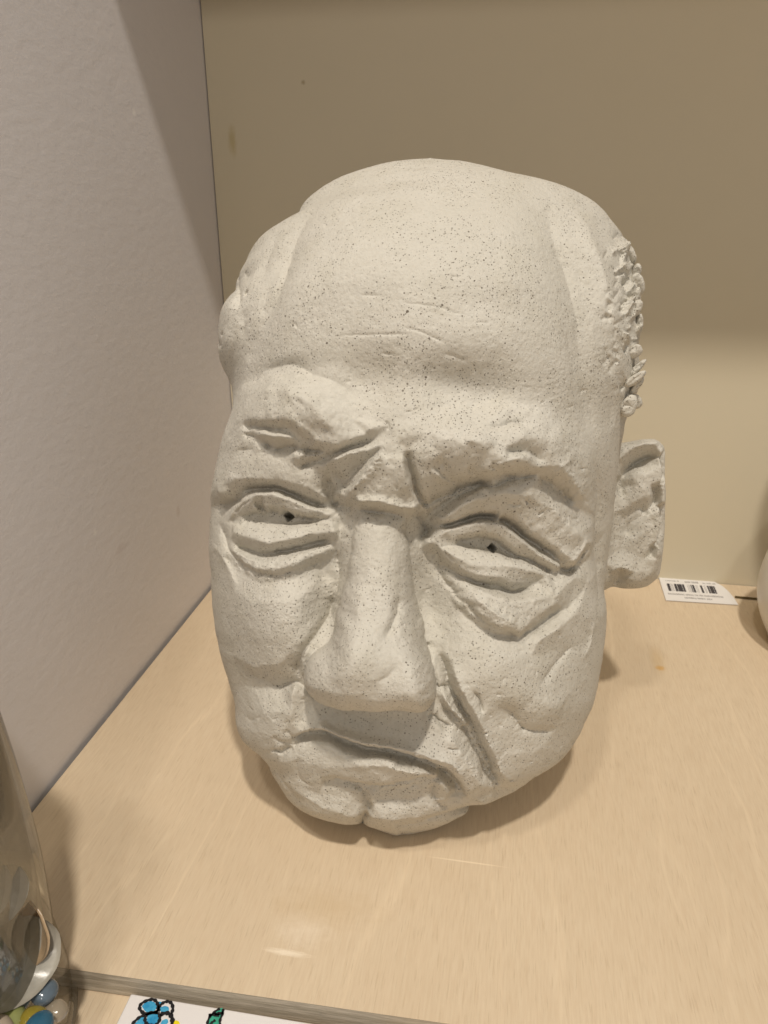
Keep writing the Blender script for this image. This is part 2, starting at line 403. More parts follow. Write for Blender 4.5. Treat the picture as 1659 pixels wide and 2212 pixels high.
left, right = prof(LEFT_ROWS), prof(RIGHT_ROWS)
mid = prof([TOP, (920, 352, .383), (910, 372, .368), (900, 410, .350), (890, 450, .336), (880, 500, .323), (875, 600, .307), (870, 700, .299), (865, 800, .294), (860, 900, .290),
  (860, 1000, .287), (860, 1100, .289), (860, 1250, .286), (865, 1400, .280), (865, 1500, .276), (865, 1600, .271), (866, 1650, .270), (866, 1700, .2705), (867, 1750, .275), (868, 1785, .286), BOT])
T0, T1 = BOT and to_sth(on_v(*BOT))[1], to_sth(on_v(*TOP))[1]
def smoothed(a, tq):
    v = np.interp(tq, a[:, 1], a[:, 0]), np.interp(tq, a[:, 1], a[:, 2]); return v
NT_ = 4000
tg = np.linspace(T0, T1, NT_)
def table(a, k=9):
    out = []
    for c in (0, 2):
        v = np.interp(tg, a[:, 1], a[:, c])
        ker = np.hanning(2*k+1); ker /= ker.sum()
        vp_ = np.concatenate([2*v[0]-v[k:0:-1], v, 2*v[-1]-v[-2:-k-2:-1]]); out.append(np.convolve(vp_, ker, 'valid'))
    return out
LS, LH = table(left, 24); RS, RH = table(right, 24); MS, MH = table(mid, 110)
MH[:60] = np.interp(tg[:60], mid[:, 1], mid[:, 2]); MH[-60:] = np.interp(tg[-60:], mid[:, 1], mid[:, 2])
def base_h(S, T):
    ls = np.interp(T, tg, LS); rs = np.interp(T, tg, RS); lh = np.interp(T, tg, LH); rh = np.interp(T, tg, RH); mh = np.interp(T, tg, MH)
    c = (ls+rs)/2; w = np.maximum((rs-ls)/2, 1e-5); x = np.clip((S-c)/w, -1, 1)
    e = lh*(1-x)/2+rh*(1+x)/2; cp = np.sqrt(np.clip(1-x*x, 0, 1)); pw = 0.86
    pw = 0.86+0.75*np.clip((T-(T1-0.085))/0.085, 0, 1)**1.2
    return e + (mh-(lh+rh)/2)*cp**pw

# the outline was measured from the photograph's side: draw the sheet in until the rounded head shows that outline
def proj(P):
    Q = P-CAM; f = HF*math.cos(PITCH)-UZ*math.sin(PITCH); u = HF*math.sin(PITCH)+UZ*math.cos(PITCH); z = Q@f
    return PW/2+FP*(Q@HR)/z, PH/2-FP*(Q@u)/z
def targets(rows): a = np.array([(r_0[1], r_0[0]) for r_0 in rows], float); return a[np.argsort(a[:, 0])]
_ps = np.linspace(0.004, math.pi-.004, 520); _tr = T0+(T1-T0)*(0.45*_ps/math.pi+.55*(1-np.cos(_ps))/2); _th = np.sin(np.linspace(-math.pi/2, math.pi/2, 161))
_bins = np.arange(338, 1808, 3.0); OUTL = []
for rows in (LEFT_ROWS, RIGHT_ROWS): a = targets(rows); OUTL.append(np.interp(_bins, a[:, 0], a[:, 1]))
for it in range(14):
    ls = np.interp(_tr, tg, LS); rs = np.interp(_tr, tg, RS)
    S = ((ls+rs)/2)[:, None]+((rs-ls)/2)[:, None]*_th; T = _tr[:, None]+0*S
    P = ORG+S[..., None]*SV+T[..., None]*TV+base_h(S, T)[..., None]*DV
    x, y = proj(P.reshape(-1, 3)); ib_ = np.clip(((y-338)/3).astype(int), 0, len(_bins)-1)
    for side, (tb, sg) in enumerate(((LS, 1), (RS, -1))):
        env = np.full(len(_bins), 1e9); np.minimum.at(env, ib_, x*sg); ok = env < 1e8
        env = np.interp(_bins, _bins[ok], env[ok])*sg
        xx = x.reshape(S.shape)*sg; j = xx.argmin(1); yr = y.reshape(S.shape)[np.arange(len(_tr)), j]
        dif = np.clip(np.interp(yr, _bins, OUTL[side]-env), -60, 60)*0.00025*0.6
        dif = np.convolve(np.pad(dif, 14, 'edge'), np.hanning(29)/np.hanning(29).sum(), 'valid')
        dif *= np.clip((_tr-T0)/0.004, 0, 1)*np.clip((T1-_tr-0.006)/0.035, 0, 1)
        tb += np.interp(tg, _tr, dif)
    mid_ = (LS+RS)/2; LS = np.minimum(LS, mid_-0.0004); RS = np.maximum(RS, mid_+0.0004)
    if SILTEST: print(it, 'left', np.abs(OUTL[0]-0).mean() and round(float(np.abs(np.interp(yr, _bins, OUTL[1]-env)).mean()), 2))

def soft(v, k=70):
    ker = np.hanning(2*k+1); ker /= ker.sum(); i = np.arange(len(v)); w_ = np.clip(np.minimum(i, len(v)-1-i)/k, 0, 1)
    return v*(1-w_)+np.convolve(np.pad(v, k, 'edge'), ker, 'valid')*w_
LS, RS, LH, RH = soft(LS), soft(RS), soft(LH), soft(RH)

M = Sculpt(base_h, 1.25)       # large forms
def tpx(py): return to_sth(on_v(860, py, 0.285))[1]
_np = [(1085, 2.5), (1130, 7), (1200, 13), (1300, 21), (1400, 28), (1470, 33), (1520, 34), (1560, 34)]
_nt = np.array([tpx(p)-0.002 for p, _ in _np])[::-1]; _nh = np.array([h for _, h in _np])[::-1]
M.dome(O((770, 1092), (760, 1180), (742, 1260), (726, 1330), (712, 1385), (680, 1410), (660, 1440), (656, 1472), (676, 1500), (714, 1520), (760, 1530), (800, 1534), (850, 1530), (905, 1537), (932, 1522), (942, 1486), (936, 1440), (925, 1395),
        (910, 1340), (896, 1280), (888, 1220), (880, 1150), (866, 1100)), lambda y: np.interp(y, _nt, _nh)/1.25, 52)
M.blob(C((900, 560)), 62, 48, 10, 6.5, 1.2); M.blob(C((1330, 640)), 36, 52, 0, 2.5); M.blob(C((680, 560)), 26, 40, 0, -2)
# cheeks and the hollows beside the nose
M.blob(O((600, 1345)), 98, 108, 0, 10, 1.15); M.blob(C((330, 900)), 56, 56, 0, 4); M.blob(O((706, 1300)), 32, 120, 4, -10); M.blob(O((925, 1310)), 44, 100, 10, -11)
M.blob(B((690, 1180)), 125, 62, -14, -5, 1.2); M.blob(A((560, 980)), 112, 54, -4, -5, 1.2); M.blob(B((700, 560)), 120, 46, 3, 4); M.blob(K((560, 960)), 90, 44, -8, 3)
M.blob(E5((740, 660)), 110, 80, -25, 8); M.blob(E5((1070, 930)), 62, 58, 40, 4); M.blob(B((900, 560)), 150, 60, 0, 4); M.blob(A((480, 250)), 110, 60, -10, 4)
# forehead: broad boss, hollows above the brows, temples
M.blob(K((820, 480)), 220, 180, 0, 4); M.blob(B((560, 130)), 100, 34, -8, -5); M.blob(A((1140, 190)), 50, 70, 0, -6)
M.blob(A((500, 30)), 90, 20, -6, -3); M.blob(K((760, 700)), 180, 40, 0, 2)
M.ridge(K((1225, 150), (1225, 320), (1265, 440), (1300, 560), (1320, 700), (1335, 850), (1345, 1000), (1372, 1110), (1380, 1250)), 60, 34, -5.5, 0.4)
M.ridge(K((1310, 220), (1380, 380), (1430, 560), (1470, 740), (1470, 900)), 40, 44, 5, 0.4)
M.ridge(K((430, 190), (350, 340), (300, 480), (240, 620), (180, 780), (140, 900)), 24, 44, -5, 0.4)
M.ridge(B((1405, 480), (1425, 700), (1430, 900), (1418, 1150), (1440, 1420), (1455, 1700)), 34, 12, -4.5, 0.3)
for it in range(5):
    M.place((lambda S, T: base_h(S, T)) if it == 0 else (lambda S, T: base_h(S, T)+M.eval(S, T)))

class Facets:
    """lines of known height (crests, creases) with planes of clay stretched between them, slightly rounded"""
    def __init__(s): s.p = []
    def line(s, fr, *pts, k=1.0):
        P = np.array([(*fr((x, y))[0], h*k) for x, y, h in pts])
        if len(P) > 1:
            out = []
            for i in range(len(P)-1):
                n = max(1, int(np.hypot(*(P[i+1]-P[i])[:2])/7)); t = np.arange(n)[:, None]/n; out.append(P[i]*(1-t)+P[i+1]*t)
            P = np.vstack(out+[P[-1:]])
        s.p.append(P)
    def build(s, height, sig=0.00048):
        P = np.vstack(s.p); D = np.array([ray(x, y) for x, y, _ in P]); dd = D@DV; c0 = float((CAM-ORG)@DV)
        X = CAM+D*(0.30/(D@HF))[:, None]; h = None
        for k in range(16):
            Q = X-ORG; ht = height(Q@SV, Q@TV)+P[:, 2]*0.001; h = ht if h is None else 0.5*h+0.5*ht
            X = CAM+D*((h-c0)/dd)[:, None]
        Q = X-ORG; st = np.stack([Q@SV, Q@TV], 1)
        # keep points apart so that crossing lines do not make spikes
        keep = []; cell = {}
        for i, (x, y) in enumerate(st):
            c = (int(x//0.0008), int(y//0.0008))
            if c in cell: continue
            cell[c] = 1; keep.append(i)
        st = st[keep]; hv = P[keep, 2]*0.001
        from mathutils.geometry import delaunay_2d_cdt
        vo, _, fo, ov, _, _ = delaunay_2d_cdt([Vector(map(float, q)) for q in st], [], [], 0, 1e-8)
        s.g = g = 0.0003; s.o = st.min(0)-0.002; n = ((st.max(0)+0.002-s.o)/g).astype(int)+1
        Z = np.zeros((n[1], n[0])); V2 = np.array([v[:] for v in vo]); Hh = np.array([hv[o[0]] for o in ov])
        for f in fo:
            for j in range(1, len(f)-1):
                a, b_, c = V2[f[0]], V2[f[j]], V2[f[j+1]]; ha, hb_, hc = Hh[f[0]], Hh[f[j]], Hh[f[j+1]]
                lo = np.floor((np.minimum(np.minimum(a, b_), c)-s.o)/g).astype(int); hi = np.ceil((np.maximum(np.maximum(a, b_), c)-s.o)/g).astype(int)+1
                xs = s.o[0]+np.arange(lo[0], hi[0])*g; ys = s.o[1]+np.arange(lo[1], hi[1])*g
                den = (b_[1]-c[1])*(a[0]-c[0])+(c[0]-b_[0])*(a[1]-c[1])
                if abs(den) < 1e-14: continue
                gx_, gy_ = np.meshgrid(xs, ys)
                w1 = ((b_[1]-c[1])*(gx_-c[0])+(c[0]-b_[0])*(gy_-c[1]))/den; w2 = ((c[1]-a[1])*(gx_-c[0])+(a[0]-c[0])*(gy_-c[1]))/den; w3 = 1-w1-w2
                m = (w1 >= -1e-6) & (w2 >= -1e-6) & (w3 >= -1e-6)
                sub = Z[lo[1]:hi[1], lo[0]:hi[0]]; sub[m[:sub.shape[0], :sub.shape[1]]] = (w1*ha+w2*hb_+w3*hc)[m]
        r_ = int(3*sig/g); ker = np.exp(-0.5*(np.arange(-r_, r_+1)*g/sig)**2); ker /= ker.sum()
        Z = np.apply_along_axis(lambda v: np.convolve(v, ker, 'same'), 0, Z); Z = np.apply_along_axis(lambda v: np.convolve(v, ker, 'same'), 1, Z)
        s.Z = Z
    def eval(s, S, T):
        x = (S-s.o[0])/s.g; y = (T-s.o[1])/s.g; ok = (x > 0) & (y > 0) & (x < s.Z.shape[1]-1.001) & (y < s.Z.shape[0]-1.001)
        x = np.where(ok, x, 0); y = np.where(ok, y, 0); i = x.astype(int); j = y.astype(int); fx = x-i; fy = y-j; Z = s.Z
        v = (Z[j, i]*(1-fx)+Z[j, i+1]*fx)*(1-fy)+(Z[j+1, i]*(1-fx)+Z[j+1, i+1]*fx)*fy
        return np.where(ok, v, 0.0)
Q_ = fr_(431.3, 796.3, .6252)
U = Facets(); L = lambda *p: U.line(Q_, *p, k=1.04)
# -- left brow
L((170, 110, 4), (230, 75, 6.5), (300, 80, 7.5), (380, 120, 8), (440, 190, 8)); L((150, 150, 4), (200, 165, 5.5), (280, 170, 7), (360, 210, 7.5), (410, 240, 7))
L((130, 60, 1), (220, 20, 1.5), (330, 20, 2), (430, 60, 1.5), (500, 120, 1), (540, 190, 2), (570, 225, 3))
L((150, 192, 3), (200, 203, 3.4), (260, 207, 3.4), (320, 228, 2.6), (360, 262, 1.2), (400, 288, 0)); L((145, 215, 4), (185, 232, 5), (225, 228, 4.5), (300, 240, 5), (350, 268, 4.2))
L((180, 250, 2), (215, 250, 1.2), (260, 264, .6), (320, 264, 0), (380, 278, -1.5), (430, 292, -2.5)); L((400, 252, 7), (470, 262, 6.5), (540, 238, 5.5), (600, 205, 4.5))
L((385, 331, -3.6), (440, 302, -3.2), (500, 281, -2), (570, 258, -.8), (620, 232, 1)); L((430, 345, 0), (480, 306, 3.2), (560, 285, 4), (620, 272, 3.2))
L((445, 348, -4.2), (475, 385, -4.4), (500, 390, -4.6), (555, 335, -3), (620, 287, 0)); L((503, 440, 4), (540, 390, 5.5), (600, 310, 5), (640, 280, 3.5))
L((503, 447, 3.5), (560, 466, 5.5), (640, 477, 6.5), (710, 491, 5.5), (768, 472, 4.5)); L((505, 462, -1.5), (545, 484, -1), (640, 496, -.6), (710, 513, -1), (742, 500, -2.5))
L((600, 440, 6.5), (640, 390, 7), (660, 320, 5.5), (680, 260, 3.5), (660, 190, 2)); L((715, 278, 1.2), (725, 340, -.8), (745, 410, -1.8), (775, 472, -3))
L((703, 300, 4.2), (711, 350, 5.3), (729, 420, 6), (755, 462, 5)); L((732, 280, 3.2), (747, 350, 4.4), (768, 410, 4.8), (795, 448, 2))
# -- hollow between left eye and nose
L((430, 378, -4), (447, 450, -6.5), (480, 490, -7), (525, 505, -4)); L((492, 540, -6), (482, 650, -4.5), (468, 750, -3), (455, 850, -3), (430, 930, -2)); L((540, 540, 0), (530, 650, 0), (520, 760, 0), (500, 900, 0))
# -- under the left brow, lid
L((390, 345, -2.5), (310, 325, .5), (240, 300, 1.5), (180, 290, 1), (120, 290, 2)); L((60, 300, 1.5), (50, 370, 3), (65, 425, 6), (90, 445, 4)); L((75, 470, -2), (120, 458, -2), (150, 440, -1))
L((120, 378, 4), (200, 384, 5), (300, 390, 4.5), (380, 408, 3.2), (435, 440, .5)); L((150, 427, -1.8), (200, 407, -2.6), (270, 410, -2.6), (330, 432, -2.6), (400, 462, -3.4), (438, 478, -4.2))
L((98, 520, 2), (130, 476, 4), (190, 437, 5.5), (250, 431, 6), (310, 446, 5.6), (370, 472, 5), (445, 503, 2)); L((118, 523, 0), (160, 494, 3), (220, 480, 5), (300, 484, 5), (370, 503, 4), (430, 520, 1)); L((165, 508, -2.6), (220, 487, -5), (300, 491, -5.4), (365, 510, -4.4), (410, 524, -2))
L((190, 508, -3.4), (240, 503, -4), (310, 508, -4.4), (370, 519, -3.6)); L((115, 532, .4), (200, 541, 1), (300, 545, 1), (380, 538, 1), (450, 522, .4)); L((200, 529, -2.2), (300, 533, -2.6), (380, 526, -2.2))
L((118, 560, 3.4), (180, 580, 5), (240, 602, 5.6), (300, 590, 5.6), (380, 575, 5), (468, 568, 2.8)); L((108, 592, -.2), (150, 628, -1), (210, 637, -2.2), (270, 638, -2.4), (340, 622, -2.2), (400, 607, -2.6), (470, 596, -3.4))
L((105, 625, 1.8), (160, 675, 3.4), (230, 694, 4), (310, 684, 4), (380, 655, 3.4), (440, 615, 1)); L((95, 660, 0), (150, 716, -1.4), (220, 744, -2), (300, 734, -1.6), (370, 704, -2.2), (430, 668, -3), (463, 656, -3.6), (470, 705, -3.2))
L((80, 760, 1), (180, 800, 1.6), (300, 810, 1.6), (400, 760, .5)); L((60, 560, 1), (75, 640, 2.5), (110, 740, 1.5))
# -- right brow
L((780, 225, 3), (850, 245, 6.5), (950, 255, 7.5), (1060, 262, 7), (1150, 245, 5.5), (1250, 250, 4.5), (1330, 240, 1)); L((850, 130, -1.5), (1000, 108, -1), (1130, 130, 1), (1230, 150, .5))
L((960, 197, 1.6), (1040, 185, 2.2), (1110, 190, 3.2)); L((815, 262, 4.5), (850, 320, 5.5), (900, 350, 6), (960, 366, 6.5), (1010, 356, 7.2), (1060, 342, 6.8), (1120, 330, 7.2), (1170, 345, 6))
L((1070, 285, 3.6), (1130, 280, 3.4), (1180, 305, 3.2)); L((1010, 310, 7.2), (1080, 305, 7.6), (1140, 312, 7))
L((790, 472, -3.6), (830, 432, -4.6), (900, 407, -4.4), (980, 391, -3.8), (1040, 376, -3), (1110, 357, -2), (1165, 357, -1.6), (1190, 387, -2.4), (1230, 407, -2.4), (1272, 442, -1.8))
L((820, 370, 3.6), (880, 384, 2), (960, 380, 1.6)); L((775, 545, -6), (818, 492, -5), (880, 444, -4.4), (960, 413, -3.2)); L((798, 488, -3), (850, 440, -2.4), (920, 411, -2))
L((1190, 338, 5.4), (1240, 338, 5.6), (1290, 368, 5.8), (1322, 420, 5.2), (1332, 452, 3.4)); L((1300, 480, 1.2), (1270, 450, -.6))
# -- the heavy lid and right eye
L((836, 522, 2.4), (900, 478, 4.2), (980, 448, 6), (1060, 430, 6.6), (1150, 440, 7), (1230, 490, 7.6), (1300, 560, 7.6), (1345, 610, 5)); L((848, 530, 2.2), (930, 503, 4.6), (1000, 497, 5.4), (1080, 515, 6), (1160, 568, 7), (1230, 622, 7), (1290, 668, 5.4))
L((830, 546, -3.6), (890, 531, -4.2), (960, 513, -4.2), (1030, 516, -3.8), (1090, 551, -3.2), (1160, 606, -2.6), (1240, 661, -2)); L((812, 585, 1.4), (860, 556, 2.4), (920, 533, 4), (990, 532, 5.2), (1060, 552, 5.4), (1110, 592, 5.4), (1170, 642, 4.8), (1240, 687, 3.4))
L((862, 600, 0), (900, 577, 3), (960, 568, 5), (1030, 580, 5.2), (1080, 614, 4.4), (1120, 650, 2)); L((900, 592, -3), (958, 580, -5), (1023, 592, -5.6), (1063, 622, -5), (1094, 652, -3)); L((915, 603, -3.6), (960, 596, -4.4), (1010, 606, -4.8), (1050, 628, -4.4))
L((860, 612, 0), (930, 627, .8), (1000, 641, .8), (1080, 654, .8), (1150, 674, -.6), (1220, 700, -1.2)); L((930, 614, -2.6), (1000, 628, -3.2), (1060, 641, -3)); L((798, 600, 2.4), (860, 637, 3.2), (930, 676, 4.4), (1000, 686, 4.8), (1080, 682, 5.2), (1130, 700, 4.6), (1200, 712, 2.8))
L((820, 652, -1.2), (870, 684, -1.4), (930, 727, -2.6), (990, 752, -2.8), (1050, 770, -3.2), (1090, 777, -3.6), (1140, 757, -2.4), (1170, 736, -.6)); L((860, 660, 1), (930, 705, 1.6), (1000, 730, 1.8), (1060, 745, 1.6), (1110, 740, 1.6))
L((935, 748, 1), (1000, 775, 5.4), (1080, 805, 7.4), (1150, 800, 7.6), (1230, 785, 6)); L((915, 815, 2), (990, 872, 5), (1060, 905, 6.4), (1112, 905, 6.6), (1160, 860, 6.4), (1230, 810, 5.4))
L((835, 740, -2.4), (880, 815, -3), (940, 870, -3.2), (1010, 912, -2.8), (1095, 930, -2.6)); L((1100, 934, -2), (1160, 896, -1.6), (1220, 848, -1), (1280, 822, .4)); L((1180, 935, 3), (1240, 895, 4.6), (1295, 850, 3.6))
L((1250, 692, -1.6), (1300, 693, -2.2), (1340, 664, -2.2), (1362, 612, -1.6)); L((1300, 720, 2.4), (1340, 740, 2.2))
L((770, 580, -6.5), (795, 560, -6), (792, 520, -5.4)); L((800, 640, -4.5), (808, 690, -3.6), (828, 760, -2.6)); L((760, 620, -3), (765, 700, -2.5), (780, 850, -2)); L((700, 545, -.4), (715, 640, -.4), (720, 760, -.6), (740, 900, -.6))
L((600, 540, 0), (600, 700, 0), (590, 900, 0)); L((1365, 300, .5), (1370, 450, .8), (1372, 560, .6)); L((900, 960, 0), (1100, 1000, 0), (1300, 960, 0))
for x in range(30, 1401, 60): L((x, -70, 0)); L((x, 1030, 0))
for y in range(-40, 1030, 60): L((1405, y, 0)); L((28, y, 0))
# -- lower face
CL = lambda *p: U2.line(C, *p, k=1.0); EL_ = lambda *p: U2.line(E5, *p, k=0.66)
U2 = Facets()
CL((700, 790, -3), (850, 890, -3.4), (1000, 930, -4), (1200, 920, -4), (1380, 900, -3.4)); CL((760, 930, -1), (900, 985, -.5), (1010, 1030, 0), (1200, 1040, .5), (1350, 1010, .5), (1480, 1000, 1))
CL((520, 1032, 1), (640, 987, 3), (760, 992, 3.4), (900, 1042, 4), (1020, 1100, 5), (1150, 1106, 5), (1300, 1142, 5), (1440, 1178, 5), (1560, 1234, 5), (1660, 1335, 4.4), (1700, 1440, 2.4))
CL((530, 1052, -2), (650, 1014, -5.6), (760, 1024, -6.2), (870, 1074, -6.2), (1010, 1124, -6.6), (1150, 1137, -6.6), (1300, 1175, -6.6), (1430, 1213, -6.6), (1550, 1285, -6.6), (1635, 1390, -5.6), (1685, 1480, -2.4))
CL((600, 1085, -1), (760, 1095, 1), (880, 1150, 1.4), (1010, 1180, .8), (1120, 1174, 1.8), (1280, 1205, 3), (1400, 1245, 3), (1500, 1292, 1.2)); CL((880, 1240, 3.4), (1050, 1225, 5), (1200, 1245, 5.8), (1350, 1280, 5.2), (1430, 1300, 3))
CL((600, 1180, 2), (700, 1250, 3), (720, 1310, 2.6)); CL((740, 1337, -1), (880, 1348, -2.4), (1000, 1378, -3.6), (1120, 1398, -4.2), (1280, 1378, -4.2), (1400, 1342, -3.6), (1500, 1312, -3.4))
CL((800, 1300, 2.4), (950, 1325, 2.8), (1100, 1345, 3), (1280, 1325, 2.8), (1400, 1312, 1.5)); CL((900, 1450, -1.4), (960, 1500, -1.6)); CL((1100, 1460, -3.6), (1250, 1450, -3)); CL((1005, 1425, -3.6), (1035, 1500, -4.4), (1020, 1570, -4)); CL((1060, 1440, -1.5), (1075, 1520, 0))
CL((480, 1300, 2), (540, 1400, 3.6), (640, 1470, 5), (740, 1520, 5.6), (850, 1550, 5), (940, 1585, 3.4)); CL((995, 1600, -3), (1000, 1650, -3)); CL((1060, 1590, 4), (1200, 1600, 6), (1350, 1590, 5.4), (1480, 1560, 3.4)); CL((700, 1420, 1), (820, 1440, 0))
CL((470, 985, 2.6), (440, 1060, 2.2), (520, 1100, .4), (560, 1085, -1)); CL((400, 1125, .5), (470, 1128, -.8), (535, 1098, -1.2)); CL((330, 880, 3.4), (250, 1000, 3)); CL((530, 700, 2), (520, 850, 3), (500, 950, 2.6)); CL((600, 800, -.5), (600, 900, 0), (640, 950, 1.4))
CL((200, 690, -3), (350, 715, -3.6), (450, 690, -3.6), (545, 655, -4.6)); CL((120, 480, 1), (250, 560, 2.6), (400, 550, 2.4), (490, 480, .5)); CL((440, 1200, 2), (420, 1120, 2.4))
EL_((275, 500, -3), (330, 620, -4.4), (370, 750, -5), (440, 890, -5), (540, 1062, -5.6), (620, 1252, -5.6), (698, 1455, -3)); EL_((325, 480, 2.4), (385, 610, 3.6), (425, 735, 4.6), (498, 860, 5.2), (588, 1010, 5.2), (668, 1200, 5.2), (750, 1400, 3.4))
EL_((300, 765, -.5), (345, 850, .8), (405, 935, 1.6), (475, 1022, 2)); EL_((292, 850, -3.6), (370, 958, -4.6), (440, 1058, -5), (520, 1190, -5.6), (610, 1350, -5)); EL_((230, 965, 1), (330, 1110, 4), (430, 1250, 5), (530, 1378, 5), (610, 1465, 4))
EL_((250, 560, -.5), (262, 640, -1), (290, 700, -1)); EL_((450, 1510, 1), (560, 1540, 2.4)); EL_((780, 960, -3), (880, 1040, -3.6), (1040, 1065, -2.6), (1130, 1040, -1.5)); EL_((1000, 800, 2), (1080, 900, 4.4), (1160, 900, 3.6), (1220, 760, 2)); EL_((720, 1230, 3), (900, 1230, 2.6), (1050, 1180, 2.4))
EL_((700, 700, 2), (640, 850, 3), (760, 820, 2.4)); EL_((252, 725, -4), (238, 855, -3.4)); EL_((228, 1450, -3), (262, 1540, -2.6), (330, 1590, -1.6)); EL_((300, 1440, 1.8), (350, 1500, 2))
EL_((60, 1690, 2), (180, 1700, 1.5), (330, 1650, 1.5))
for x, y in ((425, 1390), (420, 1470), (445, 1560), (500, 1650), (560, 1720), (640, 1780), (740, 1830), (860, 1850), (980, 1830), (1100, 1790), (1200, 1730), (1280, 1640), (1330, 1540), (1345, 1440), (1340, 1380), (1240, 1390), (1130, 1400), (1040, 1395), (960, 1390), (900, 1380), (820, 1380), (740, 1380), (660, 1375), (590, 1390), (510, 1390),
             (700, 1430), (760, 1440), (820, 1440), (880, 1430), (700, 1490), (760, 1500), (820, 1500), (880, 1500), (925, 1470)): U2.line(O, (x, y, 0))
def macro0(S, T): return base_h(S, T)+M.eval(S, T)
U.build(macro0); U2.build(macro0)

Dt = Sculpt(base_h, 0.85)      # folds, creases and tool marks
r, b = Dt.ridge, (lambda c, rx, ry, a, h, pw=1.0: Dt.blob(c, rx, ry, a, h if abs(h) < 4.5 else h*.5, pw)); Dt.thin = 0.5
# -- left brow and its folds (positive width order: left of the stroke direction, right of it)
r(K((190, 830), (260, 800), (330, 790), (420, 825), (500, 860), (570, 930)), 7, 16, -1.8)
r(A((270, 380), (360, 375), (480, 398), (600, 400), (700, 470), (780, 530)), 4, 9, -4.5, .15)
r(A((290, 330), (400, 350), (560, 360), (680, 430), (780, 500)), 10, 8, 2.0)
r(A((275, 420), (400, 470), (500, 530), (620, 520), (740, 555), (860, 560)), 5, 12, -5.0, .12)
r(A((350, 430), (480, 450), (600, 460), (700, 510)), 9, 9, 2.2)
r(A((600, 560), (720, 600), (830, 600)), 12, 12, 3.0)
r(A((620, 655), (760, 645), (880, 600), (990, 535), (1120, 505), (1200, 470)), 9, 9, -2.6, .2)
r(A((680, 620), (800, 590), (900, 560), (1020, 520)), 5, 5, 2.0)
r(A((870, 660), (980, 600), (1060, 560), (1150, 530)), 10, 12, 3.0)
r(A((250, 540), (330, 545), (375, 560)), 3, 3, -1.2)
r(A((440, 480), (450, 540)), 5, 5, -2.0)
# -- folds between the brows
r(A((850, 680), (870, 790), (890, 880), (930, 950)), 8, 26, -6, .25)
r(A((870, 690), (930, 760), (985, 800), (1070, 730), (1180, 620), (1240, 560)), 9, 5, -3, .12)
r(A((990, 870), (1060, 780), (1160, 660), (1250, 580)), 9, 11, 5.2, .12)
r(A((1410, 540), (1420, 650), (1450, 770), (1480, 870), (1515, 910)), 4, 8, -5.0, .15)
r(A((1370, 560), (1370, 700), (1400, 860)), 10, 18, 3.2)
r(A((1040, 895), (1130, 900), (1250, 915), (1400, 950), (1480, 945)), 22, 3.5, 5.0, .1)
r(A((1050, 945), (1200, 955), (1380, 985)), 3.5, 8, -3.0, .12)
r(A((900, 880), (960, 930), (1040, 920)), 12, 12, -6, .2)
r(A((1480, 960), (1500, 1030), (1560, 1120)), 10, 10, -7, .2)
# -- right brow, tufts and folds
r(B((640, 385), (780, 380), (900, 352), (1000, 390)), 4, 9, -2.2)
r(B((700, 330), (830, 280), (950, 280), (1060, 330)), 10, 8, 1.2)
r(B((820, 545), (930, 545), (1040, 590), (1080, 640)), 8, 5, -2.6)
r(B((360, 590), (440, 690), (520, 760), (600, 775)), 5, 5, -4.0, .2)
r(B((330, 640), (430, 720), (560, 790)), 4, 4, -3.0, .2)
r(B((300, 745), (430, 765), (560, 795)), 4, 5, -2.2, .2)
r(B((300, 690), (420, 740), (540, 775)), 4, 4, 1.6, .2)
r(B((560, 650), (620, 695), (700, 735), (745, 745)), 4, 6, -4.5, .2)
r(B((710, 630), (780, 680), (850, 705), (930, 712)), 4, 6, -4.0, .2)
r(B((560, 700), (640, 745), (740, 790), (860, 740), (960, 725), (1050, 715)), 4, 16, -5.0, .12)
r(B((640, 640), (720, 690), (800, 640), (940, 590), (1020, 620)), 12, 12, 3.0)
r(B((1050, 735), (1130, 760), (1200, 800), (1250, 860), (1300, 905)), 4, 10, -5.0, .15)
r(B((1080, 700), (1180, 700), (1270, 760), (1330, 840), (1350, 900)), 12, 10, 3.6)
r(B((1160, 690), (1240, 640), (1290, 630)), 6, 6, 1.8)
r(B((210, 975), (300, 900), (420, 850), (560, 790), (700, 760)), 12, 10, -5.5, .15)
r(B((260, 1050), (360, 930), (480, 860), (620, 800), (740, 770)), 5, 6, -3.5, .15)
r(B((390, 1005), (480, 930), (600, 850), (720, 790)), 4, 12, 2.6, .15)
b(B((290, 1130)), 7, 6, 30, -4)
# -- right eye
r(B((370, 1070), (500, 1052), (620, 1003), (750, 1005), (880, 1065), (1000, 1145), (1180, 1262)), 4, 8, -5.5, .1)
r(B((350, 1165), (450, 1090), (600, 1045), (750, 1055), (860, 1105), (960, 1190), (1090, 1290), (1210, 1345)), 10, 10, 1.8, .1)


r(B((880, 1262), (960, 1285), (1050, 1325), (1150, 1368)), 3, 3, -4.5, .15)
r(B((330, 1175), (420, 1235), (540, 1290), (700, 1310), (860, 1300), (1000, 1345), (1120, 1380)), 9, 14, 2.0, .12)
r(B((330, 1280), (420, 1330), (520, 1390), (640, 1438), (760, 1460), (860, 1512), (950, 1490), (1010, 1440)), 5, 8, -5.0, .15)
r(B((360, 1230), (460, 1310), (600, 1380), (760, 1400), (900, 1440)), 6, 8, 2.0)
r(B((1180, 1340), (1260, 1358), (1330, 1295), (1400, 1190)), 8, 4, -4.5, .15)
r(B((1160, 1240), (1250, 1300), (1340, 1220), (1390, 1130)), 8, 12, 2.5, .2)
r(B((340, 1140), (360, 1260), (400, 1400), (520, 1560), (620, 1660)), 12, 7, -3.5, .2)
